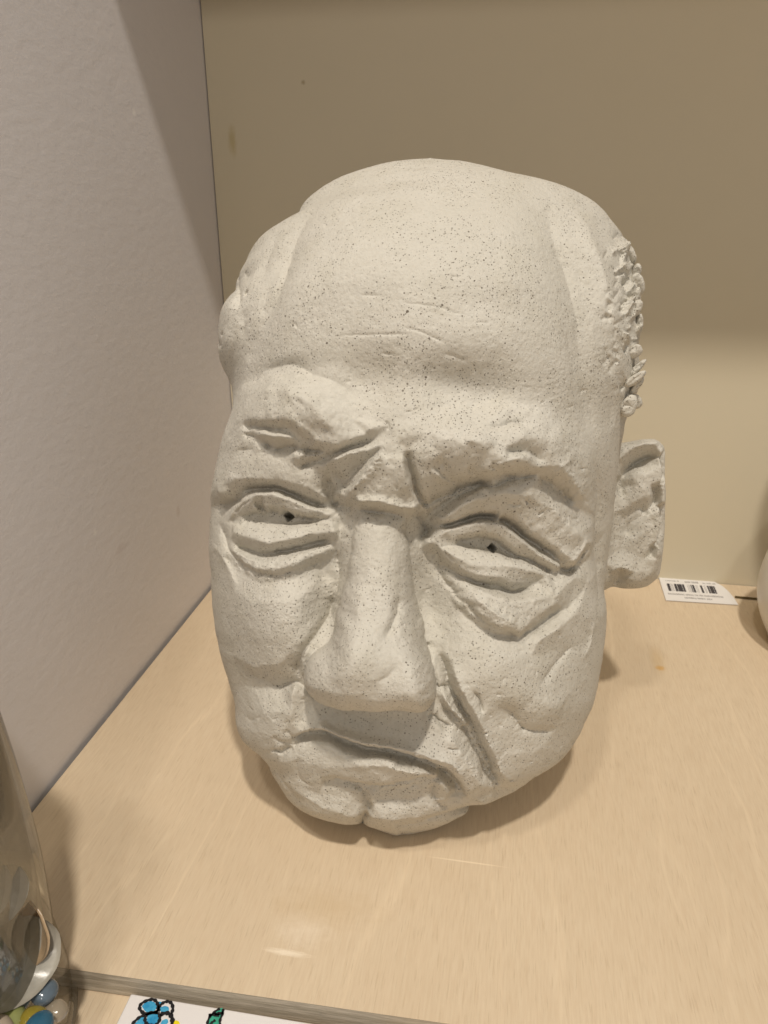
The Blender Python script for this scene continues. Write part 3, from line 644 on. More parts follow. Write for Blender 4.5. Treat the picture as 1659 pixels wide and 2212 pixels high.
# -- left eye
r(A((270, 830), (360, 805), (480, 798), (600, 828), (730, 900), (870, 935)), 4, 7, -5.0, .12)
r(A((180, 1030), (240, 930), (360, 855), (480, 845), (600, 880), (720, 935), (860, 985)), 10, 9, 1.8, .1)


r(A((190, 1030), (300, 1085), (460, 1110), (640, 1090), (800, 1055), (920, 1040)), 9, 16, 2.0, .12)
r(A((230, 1190), (340, 1225), (480, 1238), (600, 1215), (740, 1180), (900, 1150)), 4, 7, -5.5, .12)
r(A((200, 1190), (300, 1270), (450, 1300), (640, 1280), (800, 1210), (900, 1180)), 8, 12, 3.0, .15)
r(A((210, 1240), (300, 1330), (400, 1380), (540, 1390), (680, 1350), (790, 1300), (890, 1268), (915, 1300)), 8, 10, -3.6, .15)
r(A((910, 1170), (925, 1290), (930, 1450), (900, 1620)), 5, 5, -3.0, .15)
r(A((120, 1020), (160, 1120), (200, 1240), (280, 1340), (330, 1430)), 8, 8, -2.6, .2)
b(A((130, 860)), 18, 20, 0, 5); b(A((230, 750)), 22, 12, -20, 2.5); b(A((180, 920)), 20, 8, 10, -3)
r(A((90, 880), (160, 925), (260, 880), (310, 850)), 4, 6, -3.0, .2)
r(A((330, 765), (400, 765), (470, 775)), 3, 3, -1.0, .3)
r(A((60, 1180), (130, 1240), (220, 1400), (260, 1540)), 8, 10, 1.6, .3)
# -- nose
r(C((790, 60), (770, 200), (700, 320), (620, 420), (560, 540), (560, 640)), 6, 9, -5.0, .15)
r(C((700, 340), (620, 440), (595, 560), (620, 660)), 5, 4, 1.6, .2)
r(C((1250, 60), (1230, 200), (1190, 300), (1130, 400)), 18, 18, -4.0, .3)
r(C((1240, 480), (1215, 570), (1150, 630), (1060, 670)), 14, 16, -1.6, .4)
b(C((900, 430)), 40, 42, 20, 2.5); b(C((1340, 640)), 30, 40, 0, 3); b(C((1060, 760)), 30, 18, 0, -1.2)
r(C((1400, 380), (1440, 520), (1480, 640), (1490, 700)), 4, 4, -3.0, .15)
r(C((1000, 0), (980, 130), (930, 260)), 26, 22, 1.6, .3)
Dt.thin = 1.0
# -- left cheek
r(C((180, 600), (300, 640), (420, 690), (520, 660)), 12, 14, -2.2); r(C((380, 1010), (430, 1060), (520, 1090), (580, 1065)), 4, 5, -2.2, .2)
r(C((370, 1125), (450, 1130), (530, 1100)), 4, 4, -2.4, .2); r(C((470, 980), (540, 1040)), 4, 4, -1.4, .3)
r(C((530, 680), (520, 820), (500, 960)), 12, 16, 2.0, .3); r(C((560, 650), (480, 720), (410, 780)), 5, 8, -1.6, .3)
r(C((190, 900), (250, 920), (330, 900)), 5, 5, -1.2, .3)
Dt.thin = 0.5
# -- right cheek, laughter line
r(E5((480, 120), (580, 240), (680, 310), (780, 345), (860, 400)), 5, 12, -5.0, .15)
r(E5((500, 60), (620, 160), (740, 240), (860, 300)), 12, 10, 3.0, .2)
r(E5((840, 405), (930, 370), (1040, 290), (1130, 220), (1210, 175)), 8, 8, -3.2, .2)
r(E5((900, 480), (1060, 380), (1200, 250)), 16, 14, 2.0, .3)
r(E5((270, 470), (320, 570), (360, 700), (400, 820), (470, 930), (560, 1080), (630, 1260), (710, 1465)), 5, 10, -6.5, .1)
r(E5((330, 480), (400, 640), (470, 800), (560, 960), (640, 1130), (700, 1300), (760, 1440)), 12, 10, 3.0, .15)
r(E5((285, 835), (360, 920), (440, 1010), (520, 1140), (600, 1310), (690, 1450)), 9, 4, -5.0, .15)
r(E5((300, 760), (370, 880), (430, 960), (480, 1030)), 6, 4, 4.0, .2)
r(E5((255, 710), (275, 740), (330, 735), (350, 790)), 4, 4, -3.0, .2)
r(E5((190, 945), (250, 960), (310, 1020), (390, 1030)), 4, 5, -3.0, .2)
r(E5((330, 1050), (420, 1180), (520, 1300), (620, 1410)), 12, 10, 3.0, .2)
r(E5((700, 880), (800, 930), (900, 1040), (1040, 1070), (1130, 1050)), 9, 10, -2.6, .25)
r(E5((1000, 760), (1080, 640), (1180, 520), (1280, 430)), 16, 12, -2.2, .3)
r(E5((530, 770), (570, 830), (600, 930)), 3, 4, -1.6, .25); r(E5((1300, 560), (1370, 420), (1400, 240)), 10, 12, 2.0, .3)
r(E5((200, 410), (215, 500), (240, 620)), 4, 4, -2.6, .2)
# -- mouth
r(C((500, 1045), (570, 1030), (640, 1002), (750, 1012), (870, 1062), (1020, 1112), (1150, 1122), (1300, 1162), (1430, 1195), (1560, 1262), (1650, 1370), (1700, 1460)), 3, 6, -6.5, .07)
r(C((560, 985), (650, 965), (770, 980), (900, 1030), (1030, 1075), (1160, 1085), (1320, 1120), (1450, 1155), (1600, 1220), (1690, 1340)), 12, 5, 3.6, .1)
r(E5((250, 1330), (330, 1370), (400, 1440), (440, 1500)), 6, 10, -4.5, .2)
r(C((870, 1230), (1000, 1190), (1130, 1185), (1300, 1215), (1480, 1290)), 12, 14, 3.2, .2)
r(C((740, 1325), (850, 1330), (980, 1362), (1120, 1375), (1300, 1345), (1400, 1320), (1500, 1295)), 6, 14, -4.6, .15)
r(C((600, 1130), (560, 1230), (580, 1330), (700, 1400)), 10, 10, -1.6, .3)
r(C((930, 1385), (960, 1370), (1010, 1425), (1040, 1500), (1035, 1560)), 6, 4, -3.0, .2)
r(C((890, 1400), (930, 1500), (980, 1590)), 12, 10, 1.8, .3)
r(C((1035, 1540), (1005, 1590), (990, 1640)), 6, 6, -5.0, .2)
r(C((1470, 1330), (1475, 1420), (1500, 1490), (1580, 1530)), 8, 5, -3.2, .2)
r(E5((-90, 1700), (0, 1740), (120, 1735), (240, 1690), (380, 1640), (560, 1590)), 6, 6, -2.2, .25)
r(E5((160, 1520), (260, 1560), (400, 1530), (490, 1570)), 8, 8, 1.8, .3); r(E5((400, 1650), (500, 1610), (570, 1600)), 3, 3, -2.0, .3)
r(C((400, 1180), (430, 1300), (520, 1420), (600, 1520)), 8, 8, -1.8, .3)
Dt.thin = 1.0
# -- temples and hair strands, left
for q, hh in ((((720, 120), (640, 320), (590, 480), (540, 700)), -2.2), (((870, 230), (810, 430), (770, 600), (690, 820), (560, 1080)), -2.4), (((640, 620), (590, 760), (560, 950)), -2.0),
              (((520, 1030), (480, 1180), (440, 1340)), -1.8), (((380, 800), (400, 950), (380, 1200)), -2.6), (((560, 350), (500, 520), (450, 700)), 1.6), (((760, 420), (700, 650), (620, 900)), 1.6),
              (((350, 1380), (330, 1600), (310, 1760)), -2.0), (((440, 1300), (390, 1500), (360, 1700)), 1.6)):
    r(LL(*q), 8, 9, hh*.62, .35)
b(LL((250, 880)), 24, 34, 10, 9, 1.4); b(LL((230, 1200)), 24, 24, 0, 7, 1.4); r(LL((150, 1110), (190, 1170), (215, 1195)), 4, 4, -3.5, .2)
r(LL((330, 500), (350, 700), (370, 850)), 4, 5, -2.5, .2); r(LL((410, 480), (440, 560)), 5, 5, -2, .3)
b(LL((415, 700)), 4, 4, 0, -3.0); b(LL((215, 1082)), 3.5, 3.5, 0, -3.0)
# -- right temple strands
for q, hh in ((((250, 380), (330, 640), (400, 900), (440, 1150)), -2.0), (((320, 1020), (370, 1230), (410, 1480), (400, 1700)), -2.4), (((430, 560), (500, 900), (570, 1150)), -1.6),
              (((480, 1500), (540, 1780), (570, 2050)), -1.8), (((460, 940), (560, 1120), (570, 1400), (520, 1620)), 1.4), (((700, 1500), (720, 1800), (680, 2000)), -1.8), (((780, 1700), (740, 1900), (690, 2050)), 1.8),
              (((310, 510), (370, 495)), -1.0), (((390, 300), (430, 270)), -1.0)):
    r(HH(*q), 8, 8, hh*.55, .35)
for _k in range(46):
    hy = rng.uniform(500, 1820); hx = np.interp(hy, (380, 600, 900, 1400, 1820), (760, 850, 900, 900, 870))+rng.uniform(-90, 40); L_ = rng.uniform(30, 70); an_ = R(rng.uniform(20, 80))
    r(HH((hx-L_*math.cos(an_), hy+L_*math.sin(an_)), (hx+rng.uniform(-12, 12), hy), (hx+L_*math.cos(an_), hy-L_*math.sin(an_))), *((9, 3) if _k % 2 else (3, 9)), rng.uniform(2, 4)*(1 if _k % 3 else -1), .3)
for _k in range(34):
    hx, hy = rng.uniform(640, 850), rng.uniform(300, 1750); L_ = rng.uniform(25, 60); an_ = R(rng.uniform(35, 95))
    r(HH((hx-L_*math.cos(an_), hy+L_*math.sin(an_)), (hx+rng.uniform(-8, 8), hy), (hx+L_*math.cos(an_), hy-L_*math.sin(an_))), 2.5, 6, -rng.uniform(.6, 1.7), .3)
# -- cracks and torn edges
Dt.gain_ = 1
for q in (((350, 330), (375, 324), (402, 326)), ((640, 178), (655, 196), (648, 216)), ((925, 338), (965, 358), (1012, 372)), ((1030, 342), (1055, 360), (1085, 362)), ((1098, 650), (1125, 660), (1160, 690), (1222, 708)), ((778, 572), (800, 590), (792, 606)),
          ((835, 606), (850, 640), (880, 668)), ((150, 205), (200, 200), (255, 205)), ((235, 395), (290, 398), (330, 410)), ((545, 484), (600, 498), (640, 500)), ((250, 632), (300, 628), (360, 610)), ((935, 835), (980, 862)), ((1170, 500), (1190, 490)), ((1060, 470), (1100, 474), (1115, 468)),
          ((940, 758), (985, 772)), ((1195, 700), (1240, 745)), ((420, 195), (440, 215)), ((115, 500), (150, 465), (180, 450)), ((395, 535), (430, 520), (452, 512))):
    pts = cr(Q_(*q), 3); pts = [(x+rng.uniform(-1.3, 1.3), y+rng.uniform(-1.3, 1.3)) for x, y in pts]; r(pts, 1.5, 1.8, -1.5, .2)
for q in (((282, 835), (320, 868), (372, 912), (450, 1000), (480, 1022)), ((520, 762), (572, 828), (600, 940)), ((255, 712), (272, 742)), ((585, 1080), (640, 1085)), ((190, 945), (240, 960), (300, 1000), (385, 1032)), ((1205, 175), (1235, 205)), ((330, 1180), (440, 1195)), ((650, 1340), (680, 1360)), ((780, 1415), (820, 1420)), ((880, 1040), (910, 1050))):
    pts = cr(E5(*q), 3); pts = [(x+rng.uniform(-1.3, 1.3), y+rng.uniform(-1.3, 1.3)) for x, y in pts]; r(pts, 1.5, 1.8, -1.5, .2)
for _k in range(150):
    x0, y0 = rng.uniform(500, 1270), rng.uniform(820, 1700); an_ = rng.normal(0.15, .6); L_ = rng.uniform(3, 9)
    r([(x0+t*L_*math.cos(an_)+rng.uniform(-1, 1), y0+t*L_*math.sin(an_)+rng.uniform(-1, 1)) for t in (-1, -.3, .4, 1)], 1.3, 1.8, -rng.uniform(.4, 1.0), .3)
# -- short tool scratches on the forehead
for q in (((550, 545), (635, 547)), ((845, 742), (900, 760), (945, 768)), ((870, 483), (905, 486)), ((960, 640), (1015, 640)), ((630, 748), (690, 752)), ((460, 690), (620, 680), (760, 690)), ((690, 575), (850, 590), (960, 620)),
          ((690, 655), (780, 680), (860, 720)), ((325, 640), (340, 660))):
    r(K(*q), 1.6, 1.6, -0.7, .3)
r(K((650, 95), (760, 95), (900, 100)), 10, 12, -1.2, .3)

def macro(S, T): return base_h(S, T)+M.eval(S, T)+U.eval(S, T)+U2.eval(S, T)
Dt.hole(A((597, 993)), 9.0, 14); Dt.hole(B((727, 1218)), 9.0, 14)
Dt.place(macro)

def clay_grain(S, T):
    H = 0.0012*fbm(S, T, 40, 3, 3) + 0.00016*fbm(S, T, 420, 3, 9, .6)
    torn = np.clip(fbm(S, T, 60, 2, 21)*2.6-0.15, 0, 1)
    H += torn*0.00022*fbm(S*1.0, T*2.2, 520, 3, 31, .65)
    return H
NF, NB, NR = 860, 90, 1180
psi = np.linspace(0, math.pi, NR+1)[1:-1]
th_f = np.linspace(-math.pi/2, math.pi/2, NF, endpoint=False); th_b = np.linspace(math.pi/2, 1.5*math.pi, NB, endpoint=False)
th = np.concatenate([th_f, th_b]); NC = len(th)
blend = 0.55                                         # rows: between even and cosine spacing
tt = (1-blend)*(psi/math.pi)+blend*(1-np.cos(psi))/2
tr = T0+(T1-T0)*tt
ls = np.interp(tr, tg, LS); rs = np.interp(tr, tg, RS); lh = np.interp(tr, tg, LH); rh = np.interp(tr, tg, RH)
cx = (ls+rs)/2; wd = (rs-ls)/2
S = cx[:, None]+wd[:, None]*np.sin(th)[None, :]; T = np.repeat(tr[:, None], NC, 1)
front = (np.cos(th) > -1e-9)[None, :]*np.ones((NR-1, 1), bool)
Hf = base_h(S.ravel(), T.ravel()).reshape(S.shape)
# slight wander of the strokes so that edges are hand made
SW = S+0.0011*fbm(S, T, 110, 4, 51, .55); TW = T+0.0011*fbm(S, T, 110, 4, 77, .55)
fi = np.nonzero(front.ravel())[0]
det = np.zeros(S.size)
sw, tw = SW.ravel()[fi], TW.ravel()[fi]
nf = int(front[0].sum()); st = np.arange(NR)*nf
det[fi] = M.eval(sw, tw, tr, st)+(U.eval(sw, tw)+U2.eval(sw, tw))*(1+0.35*fbm(sw, tw, 90, 3, 88)+0.05*fbm(sw, tw, 400, 3, 89, .6))+Dt.eval(sw, tw, tr, st)+clay_grain(sw, tw)
# the rough curly mass of hair at the right rim
def hair_px(p): return np.array([to_sth(on_v(x, y, .375))[:2] for x, y in p])
x01 = np.clip((S-cx[:, None])/wd[:, None], -1, 1)
tA, tB = to_sth(on_v(1360, 500, .385))[1], to_sth(on_v(1370, 905, .385))[1]
hm = np.clip((x01-0.955+0.05*np.clip((tA-T)/(tA-tB), 0, 1))/0.04, 0, 1)*np.clip((T-tB)/0.006, 0, 1)*np.clip((tA-T)/0.01, 0, 1)
cell = np.abs(fbm(S*1.3+0.004*fbm(S, T, 90, 2, 5), T, 150, 3, 12, .5))
det += (hm*(0.0045*(0.35-cell*1.9))).ravel()
det = det.reshape(S.shape)
rim = np.clip(np.cos(th), 0, 1)[None, :]
cb = np.clip(-np.cos(th), 0, 1)[None, :]
e = lh[:, None]*(1-x01)/2+rh[:, None]*(1+x01)/2
bk = 0.105*np.sin(psi)[:, None]**0.7+0.002
Hh = np.where(front, Hf+det*np.clip(rim/0.10, 0, 1)**0.5, e-bk*cb**0.9)
P = ORG[None, None, :]+S[..., None]*SV+T[..., None]*TV+Hh[..., None]*DV
# a little sideways unevenness of the outline
nrm = 0.0007*fbm(T*1.0, S, 120, 3, 41)
P = P+(np.sign(np.sin(th))*(np.abs(np.sin(th))**8))[None, :, None]*nrm[..., None]*SV
P[..., 2] = np.where(P[..., 2] < 0.0012, 0.0006+0.0006*np.clip(P[..., 2]/0.0012, 0, 1), P[..., 2])
V = P.reshape(-1, 3)
pb = uvz(0, 0, 0)+on_v(*BOT); pt = on_v(*TOP)
V = np.vstack([V, pb, pt]); ib, it_ = len(V)-2, len(V)-1
r_, c_ = np.meshgrid(np.arange(NR-2), np.arange(NC), indexing='ij'); c2 = (c_+1) % NC
quads = np.stack([r_*NC+c_, r_*NC+c2, (r_+1)*NC+c2, (r_+1)*NC+c_], -1).reshape(-1, 4)
k = np.arange(NC); k2 = (k+1) % NC
tris = np.vstack([np.stack([k2, k, np.full(NC, ib)], -1), np.stack([(NR-2)*NC+k, (NR-2)*NC+k2, np.full(NC, it_)], -1)])
HEADBASE = uvz(0.01, 0.36, 0.0)
head = empty('clay_head_sculpture', HEADBASE, label='large pale speckled clay head of a frowning bald old man standing on the wooden shelf', cat='sculpture')
hb = mesh_obj('face_and_skull', V, (quads, tris), CLAY, head)

# ------------------------------------------------------------------ ear and lumps of hair: parts of the sculpture
def disc_part(name, outline, vdepth, bulge, back, feats, parent, na=220, nr=90, grain=1.0, mat=None, facets=None):
    """an inflated piece with the measured outline, modelled like the face"""
    Pq = np.array([to_sth(on_v(x, y, vd)) for (x, y), vd in zip(cr(list(outline)+[outline[0]], 8)[:-1], np.interp(np.linspace(0, 1, len(outline)*8+0), np.linspace(0, 1, len(vdepth)), vdepth))])
    c = Pq[:, :2].mean(0); h0 = Pq[:, 2].mean()
    # plane through the outline
    Am = np.c_[Pq[:, 0]-c[0], Pq[:, 1]-c[1], np.ones(len(Pq))]; co = np.linalg.lstsq(Am, Pq[:, 2], rcond=None)[0]
    pl = lambda S, T: co[0]*(S-c[0])+co[1]*(T-c[1])+co[2]
    sk = Sculpt(pl); sk.f = feats(sk) or sk.f
    sk.place(lambda S, T: pl(S, T)+bulge*0.8)
    if facets: facets.build(lambda S, T: pl(S, T)+bulge*0.8, 0.0005)
    cum = np.concatenate([[0], np.cumsum(np.hypot(*np.diff(np.vstack([Pq, Pq[:1]])[:, :2], axis=0).T))])
    a = np.linspace(0, cum[-1], na, endpoint=False); Q = np.vstack([Pq, Pq[:1]])
    ox = np.interp(a, cum, Q[:, 0]); oy = np.interp(a, cum, Q[:, 1])
    ph = np.linspace(0.0, math.pi, nr)                  # 0 = middle of the front, pi = middle of the back
    rr = np.sin(ph)[1:-1]
    Sx = c[0]+rr[:, None]*(ox-c[0])[None]; Tx = c[1]+rr[:, None]*(oy-c[1])[None]
    fr = ph[1:-1] < math.pi/2
    cs = np.cos(ph[1:-1])
    z = np.where(fr, bulge*np.clip(cs, 0, 1)**0.7, -back*np.clip(-cs, 0, 1)**0.8)[:, None]*np.ones((1, na))
    wS = Sx+0.0005*fbm(Sx, Tx, 200, 2, 8); wT = Tx+0.0005*fbm(Sx, Tx, 200, 2, 18)
    dd = sk.eval(wS.ravel(), wT.ravel()).reshape(Sx.shape)*np.clip(cs*4, 0, 1)[:, None]
    if facets: dd = dd*0.4+facets.eval(wS.ravel(), wT.ravel()).reshape(Sx.shape)*np.clip(cs*9, 0, 1)[:, None]
    dd += grain*(0.0009*fbm(Sx, Tx, 160, 4, 44)+0.0004*fbm(Sx, Tx, 700, 3, 45))*np.clip(np.abs(cs)*5, 0, 1)[:, None]
    Hx = pl(Sx, Tx)+z+dd
    P = ORG+Sx[..., None]*SV+Tx[..., None]*TV+Hx[..., None]*DV
    V = P.reshape(-1, 3); n = nr-2
    hc = pl(c[0], c[1]); mid_f = ORG+c[0]*SV+c[1]*TV+(np.mean(Hx[0]))*DV; mid_b = ORG+c[0]*SV+c[1]*TV+(hc-back)*DV
    V = np.vstack([V, mid_f, mid_b]); f0_, b0_ = len(V)-2, len(V)-1
    r_, c_ = np.meshgrid(np.arange(n-1), np.arange(na), indexing='ij'); c2 = (c_+1) % na
    qd = np.stack([r_*na+c_, (r_+1)*na+c_, (r_+1)*na+c2, r_*na+c2], -1).reshape(-1, 4)
    k = np.arange(na); k2 = (k+1) % na
    tr_ = np.vstack([np.stack([k2, np.full(na, f0_), k], -1), np.stack([(n-1)*na+k, np.full(na, b0_), (n-1)*na+k2], -1)])
    return mesh_obj(name, V, (qd[:, ::-1], tr_[:, ::-1]) if False else (qd, tr_), mat or CLAY, parent)
def ear_feats(s):
    r, b = s.ridge, s.blob
    r(G((470, 560), (560, 450), (660, 370), (770, 325), (860, 325), (890, 400), (895, 560), (893, 720), (885, 900), (868, 1080), (840, 1230)), 11, 9, 5.5, .12)
    r(G((585, 560), (620, 490), (700, 430), (790, 385), (855, 395)), 6, 14, -6, .15)
    r(G((590, 540), (592, 640), (600, 720)), 10, 4, -4, .2); r(G((600, 640), (690, 615)), 5, 6, -3, .3)
    b(G((720, 600)), 30, 34, 0, 5, 1.4); r(G((600, 690), (700, 640), (790, 690)), 6, 6, 1.5, .3)
    r(G((730, 770), (760, 803), (792, 792)), 4, 4, -3, .2); r(G((620, 980), (690, 880), (770, 830)), 5, 12, -3, .2); b(G((720, 940)), 22, 22, 0, 3, 1.3)
    r(G((830, 640), (850, 800), (850, 950), (820, 1120)), 7, 5, -4, .2); r(G((800, 830), (815, 960), (790, 1060)), 5, 5, -1.6, .3)
    r(G((450, 620), (440, 800), (450, 1000), (470, 1160)), 14, 12, 5, .2); r(G((560, 620), (550, 800), (560, 980), (540, 1100)), 6, 8, -4.5, .2)
    r(G((500, 1250), (560, 1215), (620, 1225), (690, 1240)), 10, 6, 2.5, .2); r(G((590, 1225), (600, 1280), (570, 1330)), 6, 6, -4, .2); r(G((620, 1290), (700, 1300), (750, 1330)), 8, 8, 2, .2)
    b(G((780, 1270)), 12, 12, 0, 2); r(G((540, 400), (600, 370)), 3, 3, -2.5, .2); r(G((530, 470), (580, 460)), 3, 3, -2, .2); b(G((830, 650)), 5, 5, 0, -2)
UE = Facets(); GL = lambda *p: UE.line(G, *p, k=1.25)
GL((490, 480, 3), (560, 402, 4), (650, 352, 5), (760, 316, 5.5), (860, 322, 5), (890, 400, 4.5), (895, 560, 4.5), (895, 720, 5), (884, 900, 5.5), (866, 1080, 5.5), (838, 1225, 4))
GL((588, 540, 1), (640, 468, 1), (720, 408, 1), (800, 375, 1.5), (858, 384, 2)); GL((600, 572, -4), (640, 512, -6.5), (710, 455, -7), (790, 415, -5.5), (848, 435, -4), (862, 560, -3.4), (850, 640, -2.4))
GL((622, 592, -2), (670, 545, 0), (720, 512, 1.6), (800, 590, 2.4), (806, 690, 2.4), (690, 740, 1.8), (640, 772, .2), (612, 705, -1)); GL((700, 600, 1), (740, 660, 1.6)); GL((595, 642, -4), (645, 622, -1.6))
GL((730, 776, -1.4), (762, 806, -2.6), (797, 792, -.6)); GL((836, 640, -2), (852, 800, -2.4), (846, 960, -2.4), (815, 1120, -1)); GL((802, 800, 1.6), (812, 950, 2.2), (790, 1080, 2.2))
GL((616, 850, -3.4), (636, 950, -4)); GL((700, 880, -1.6), (770, 850, 1.2), (772, 990, 1.8), (690, 1002, .2), (622, 992, -2.2)); GL((450, 600, 4), (440, 800, 5), (450, 1000, 5), (480, 1150, 4), (500, 1240, 3))
GL((548, 600, 1), (545, 800, 1.6), (550, 980, 1), (545, 1100, 0)); GL((600, 1080, -1), (700, 1120, .6), (760, 1150, 1.2)); GL((560, 1210, 2.6), (640, 1230, 3.8), (720, 1250, 3.8), (800, 1228, 3)); GL((592, 1242, -1.4), (600, 1300, -2), (565, 1335, -2.4)); GL((680, 1322, 2.6), (765, 1308, 2.6))
for x, y in ((400, 480), (480, 400), (560, 310), (650, 290), (760, 270), (870, 270), (930, 340), (935, 560), (935, 760), (925, 950), (910, 1120), (885, 1280), (810, 1350), (740, 1385), (640, 1390), (545, 1385), (470, 1400), (390, 1380), (350, 1200), (340, 900), (350, 600)): GL((x, y, 0))
ear = disc_part('ear', G((470, 420), (560, 330), (650, 312), (760, 292), (850, 295), (905, 345), (908, 430), (905, 560), (910, 650), (906, 800), (902, 950), (888, 1120), (862, 1262), (805, 1325), (740, 1358), (640, 1364), (545, 1350), (480, 1375), (420, 1370), (385, 1200), (370, 900), (390, 600)),
    [.388]*2+[.392]*12+[.385]*8, 0.010, 0.020, ear_feats, head, 460, 170, 0.6, None, UE)
def surf_v(x, y):
    d = ray(x, y); P = on_v(x, y, .38); c0 = float((CAM-ORG)@DV)
    for k in range(12):
        q = to_sth(P); h = float(base_h(np.array([q[0]]), np.array([q[1]]))[0]); P = CAM+d*((h-c0)/(d@DV))
    return float((P-CAM)@HF)
def curl(x, y, rx, ry, ang, v, bulge=0.0045, name='hair_curl'):
    v = surf_v(x-(10 if x > 900 else -10), y)-0.001; rx *= 1.3; ry *= 1.35
    a = R(ang); o = []
    k0 = rng.uniform(0, 9)
    for t in np.linspace(0, 2*math.pi, 10, endpoint=False):
        q = 1+0.10*math.sin(2*t+k0)+0.05*math.sin(3*t+2*k0)
        o.append((x+q*(rx*math.cos(t)*math.cos(a)-ry*math.sin(t)*math.sin(a)), y-q*(rx*math.cos(t)*math.sin(a)+ry*math.sin(t)*math.cos(a))))
    o = o[::-1] if False else o
    def ft(s):
        n = 1 if rx > 14 else 0
        for k in range(n):
            t = rng.uniform(-.5, .5); L = 0.75
            p = [(x+L*j*rx*math.cos(a)-t*ry*math.sin(a), y-L*j*rx*math.sin(a)-t*ry*math.cos(a)-3*math.cos(j*2)) for j in (-1, -.3, .4, 1)]
            s.ridge(p, 3, 5, -1.1, .3)
    return disc_part(name, o, [v]*3, bulge, bulge*1.4, ft, head, 90, 44, 1.0)
# right side, measured in the enlarged crop: x, y, half length, half width, tilt
for x, y, rx, ry, an in ((860, 560, 17, 8, -62), (915, 700, 12, 7, 70), (925, 800, 19, 10, -62), (905, 905, 15, 7, 70), (895, 1010, 19, 10, 60), (935, 1130, 19, 6, 78),
    (905, 1340, 14, 9, 30), (925, 1470, 18, 6, 42), (905, 1560, 22, 7, 38), (920, 1610, 16, 6, 58), (903, 1740, 11, 13, 20), (856, 1775, 14, 17, -20)):
    q = HH((x, y))[0]; curl(q[0]-1, q[1], rx, ry, an, 0, 0.0032)

# ------------------------------------------------------------------ price tag at the back
def S_(x, y): return (x/1.507, y/1.507)
PAPER = mat_plain('tag_paper', (0.78, 0.76, 0.74), 0.55, 0.3); INK = mat_plain('tag_ink', (0.06, 0.055, 0.06), 0.6, 0.2); GREY = mat_plain('tag_small_print', (0.42, 0.40, 0.39), 0.6, 0.2)
tl, bl, br = [on_z(*S_(*p)) for p in ((2144, 1882), (2167, 1957), (2402, 1972))]
ex = br-bl; ey = tl-bl
def tagp(u, v, z=0.0012): q = bl+ex*u+ey*v; return (q[0], q[1], z)
tg_o = empty('price_tag', tagp(.5, .5, 0), label='white paper price label with a barcode at the back of the shelf near the ear', cat='price tag')
outl = [tagp(*p)[:2] for p in ((0, 0), (1, 0), (.985, .3), (.95, .55), (.9, .76), (.82, .92), (.74, .985), (0, 1))]
prism('paper', outl, 0.0006, 0.0011, PAPER, tg_o)
def bars(name, lst, mat, par, z0=0.0011, z1=0.00125):
    vs, fs = [], []
    for u0, u1, v0, v1 in lst:
        k = len(vs)
        for z in (z0, z1): vs += [tagp(u0, v0, z), tagp(u1, v0, z), tagp(u1, v1, z), tagp(u0, v1, z)]
        fs += [(k+4, k+5, k+6, k+7), (k, k+1, k+5, k+4), (k+1, k+2, k+6, k+5), (k+2, k+3, k+7, k+6), (k+3, k, k+4, k+7)]
    return mesh_obj(name, vs, fs, mat, par, False)
bl_ = []
for u0, u1 in ((.085, .125), (.19, .225), (.232, .30), (.306, .335), (.43, .442), (.45, .48), (.565, .595), (.665, .69), (.697, .75), (.755, .775)): bl_.append((u0, u1, .40, .72))
bars('barcode', bl_, INK, tg_o)
bars('thin_barcode_lines', [(u, u+.006, .40, .72) for u in (.135, .15, .165, .38, .40, .415, .50, .52, .62, .635)], GREY, tg_o)
pr = []
def row(u, u1, v0, v1):
    while u < u1:
        w_ = rng.uniform(.006, .016); pr.append((u, u+w_, v0+rng.uniform(0, .01), v1-rng.uniform(0, .02))); u += w_+rng.uniform(.003, .007)
        if rng.random() < .12: u += .012
row(.08, .28, .83, .88); row(.36, .56, .80, .88); row(.62, .80, .80, .86); row(.06, .84, .24, .31); row(.28, .66, .11, .18)
bars('small_print', pr, GREY, tg_o)
# dark joint in the shelf behind the label
sm = [on_z(*S_(*p))[:2] for p in ((2392, 1941), (2560, 1956), (2560, 1963), (2392, 1948))]
joint = mesh_obj('joint', [(p[0], p[1], 0.0004) for p in sm[::-1]], [(0, 1, 2, 3)], mat_plain('joint_shadow_gap', (0.10, 0.07, 0.03), 0.8, 0.1), shelf, False)

# ------------------------------------------------------------------ lathe things
def lathe(name, prof_, cx_, cy_, z0, mat, parent=None, n=96, wob=0.0):
    vs = []; fs = []
    for i, (r_1, z) in enumerate(prof_):
        for k in range(n):
            a = 2*math.pi*k/n; q = r_1*(1+wob*math.sin(3*a+i*.4)); vs.append((cx_+q*math.cos(a), cy_+q*math.sin(a), z0+z))
    for i in range(len(prof_)-1):
        for k in range(n): k2_ = (k+1) % n; fs.append((i*n+k, i*n+k2_, (i+1)*n+k2_, (i+1)*n+k))
    return mesh_obj(name, vs, fs, mat, parent)
def smooth_prof(p, per=6): return [tuple(q) for q in cr(p, per)]
vc = uvz(0.3265, 0.47, 0)
vase = empty('white_vase', (vc[0], vc[1], 0), label='round white ceramic vase cut off by the right edge of the photograph', cat='vase')
GLAZE = mat_plain('white_glaze', (0.74, 0.71, 0.66), 0.3, 0.5, 0.05, 20)
lathe('body', smooth_prof([(0.001, 0.0012), (0.044, 0.0012), (0.049, 0.004), (0.058, 0.022), (0.0615, 0.043), (0.057, 0.070), (0.045, 0.096), (0.031, 0.120), (0.024, 0.150), (0.024, 0.168)]), vc[0], vc[1], 0, GLAZE, vase)
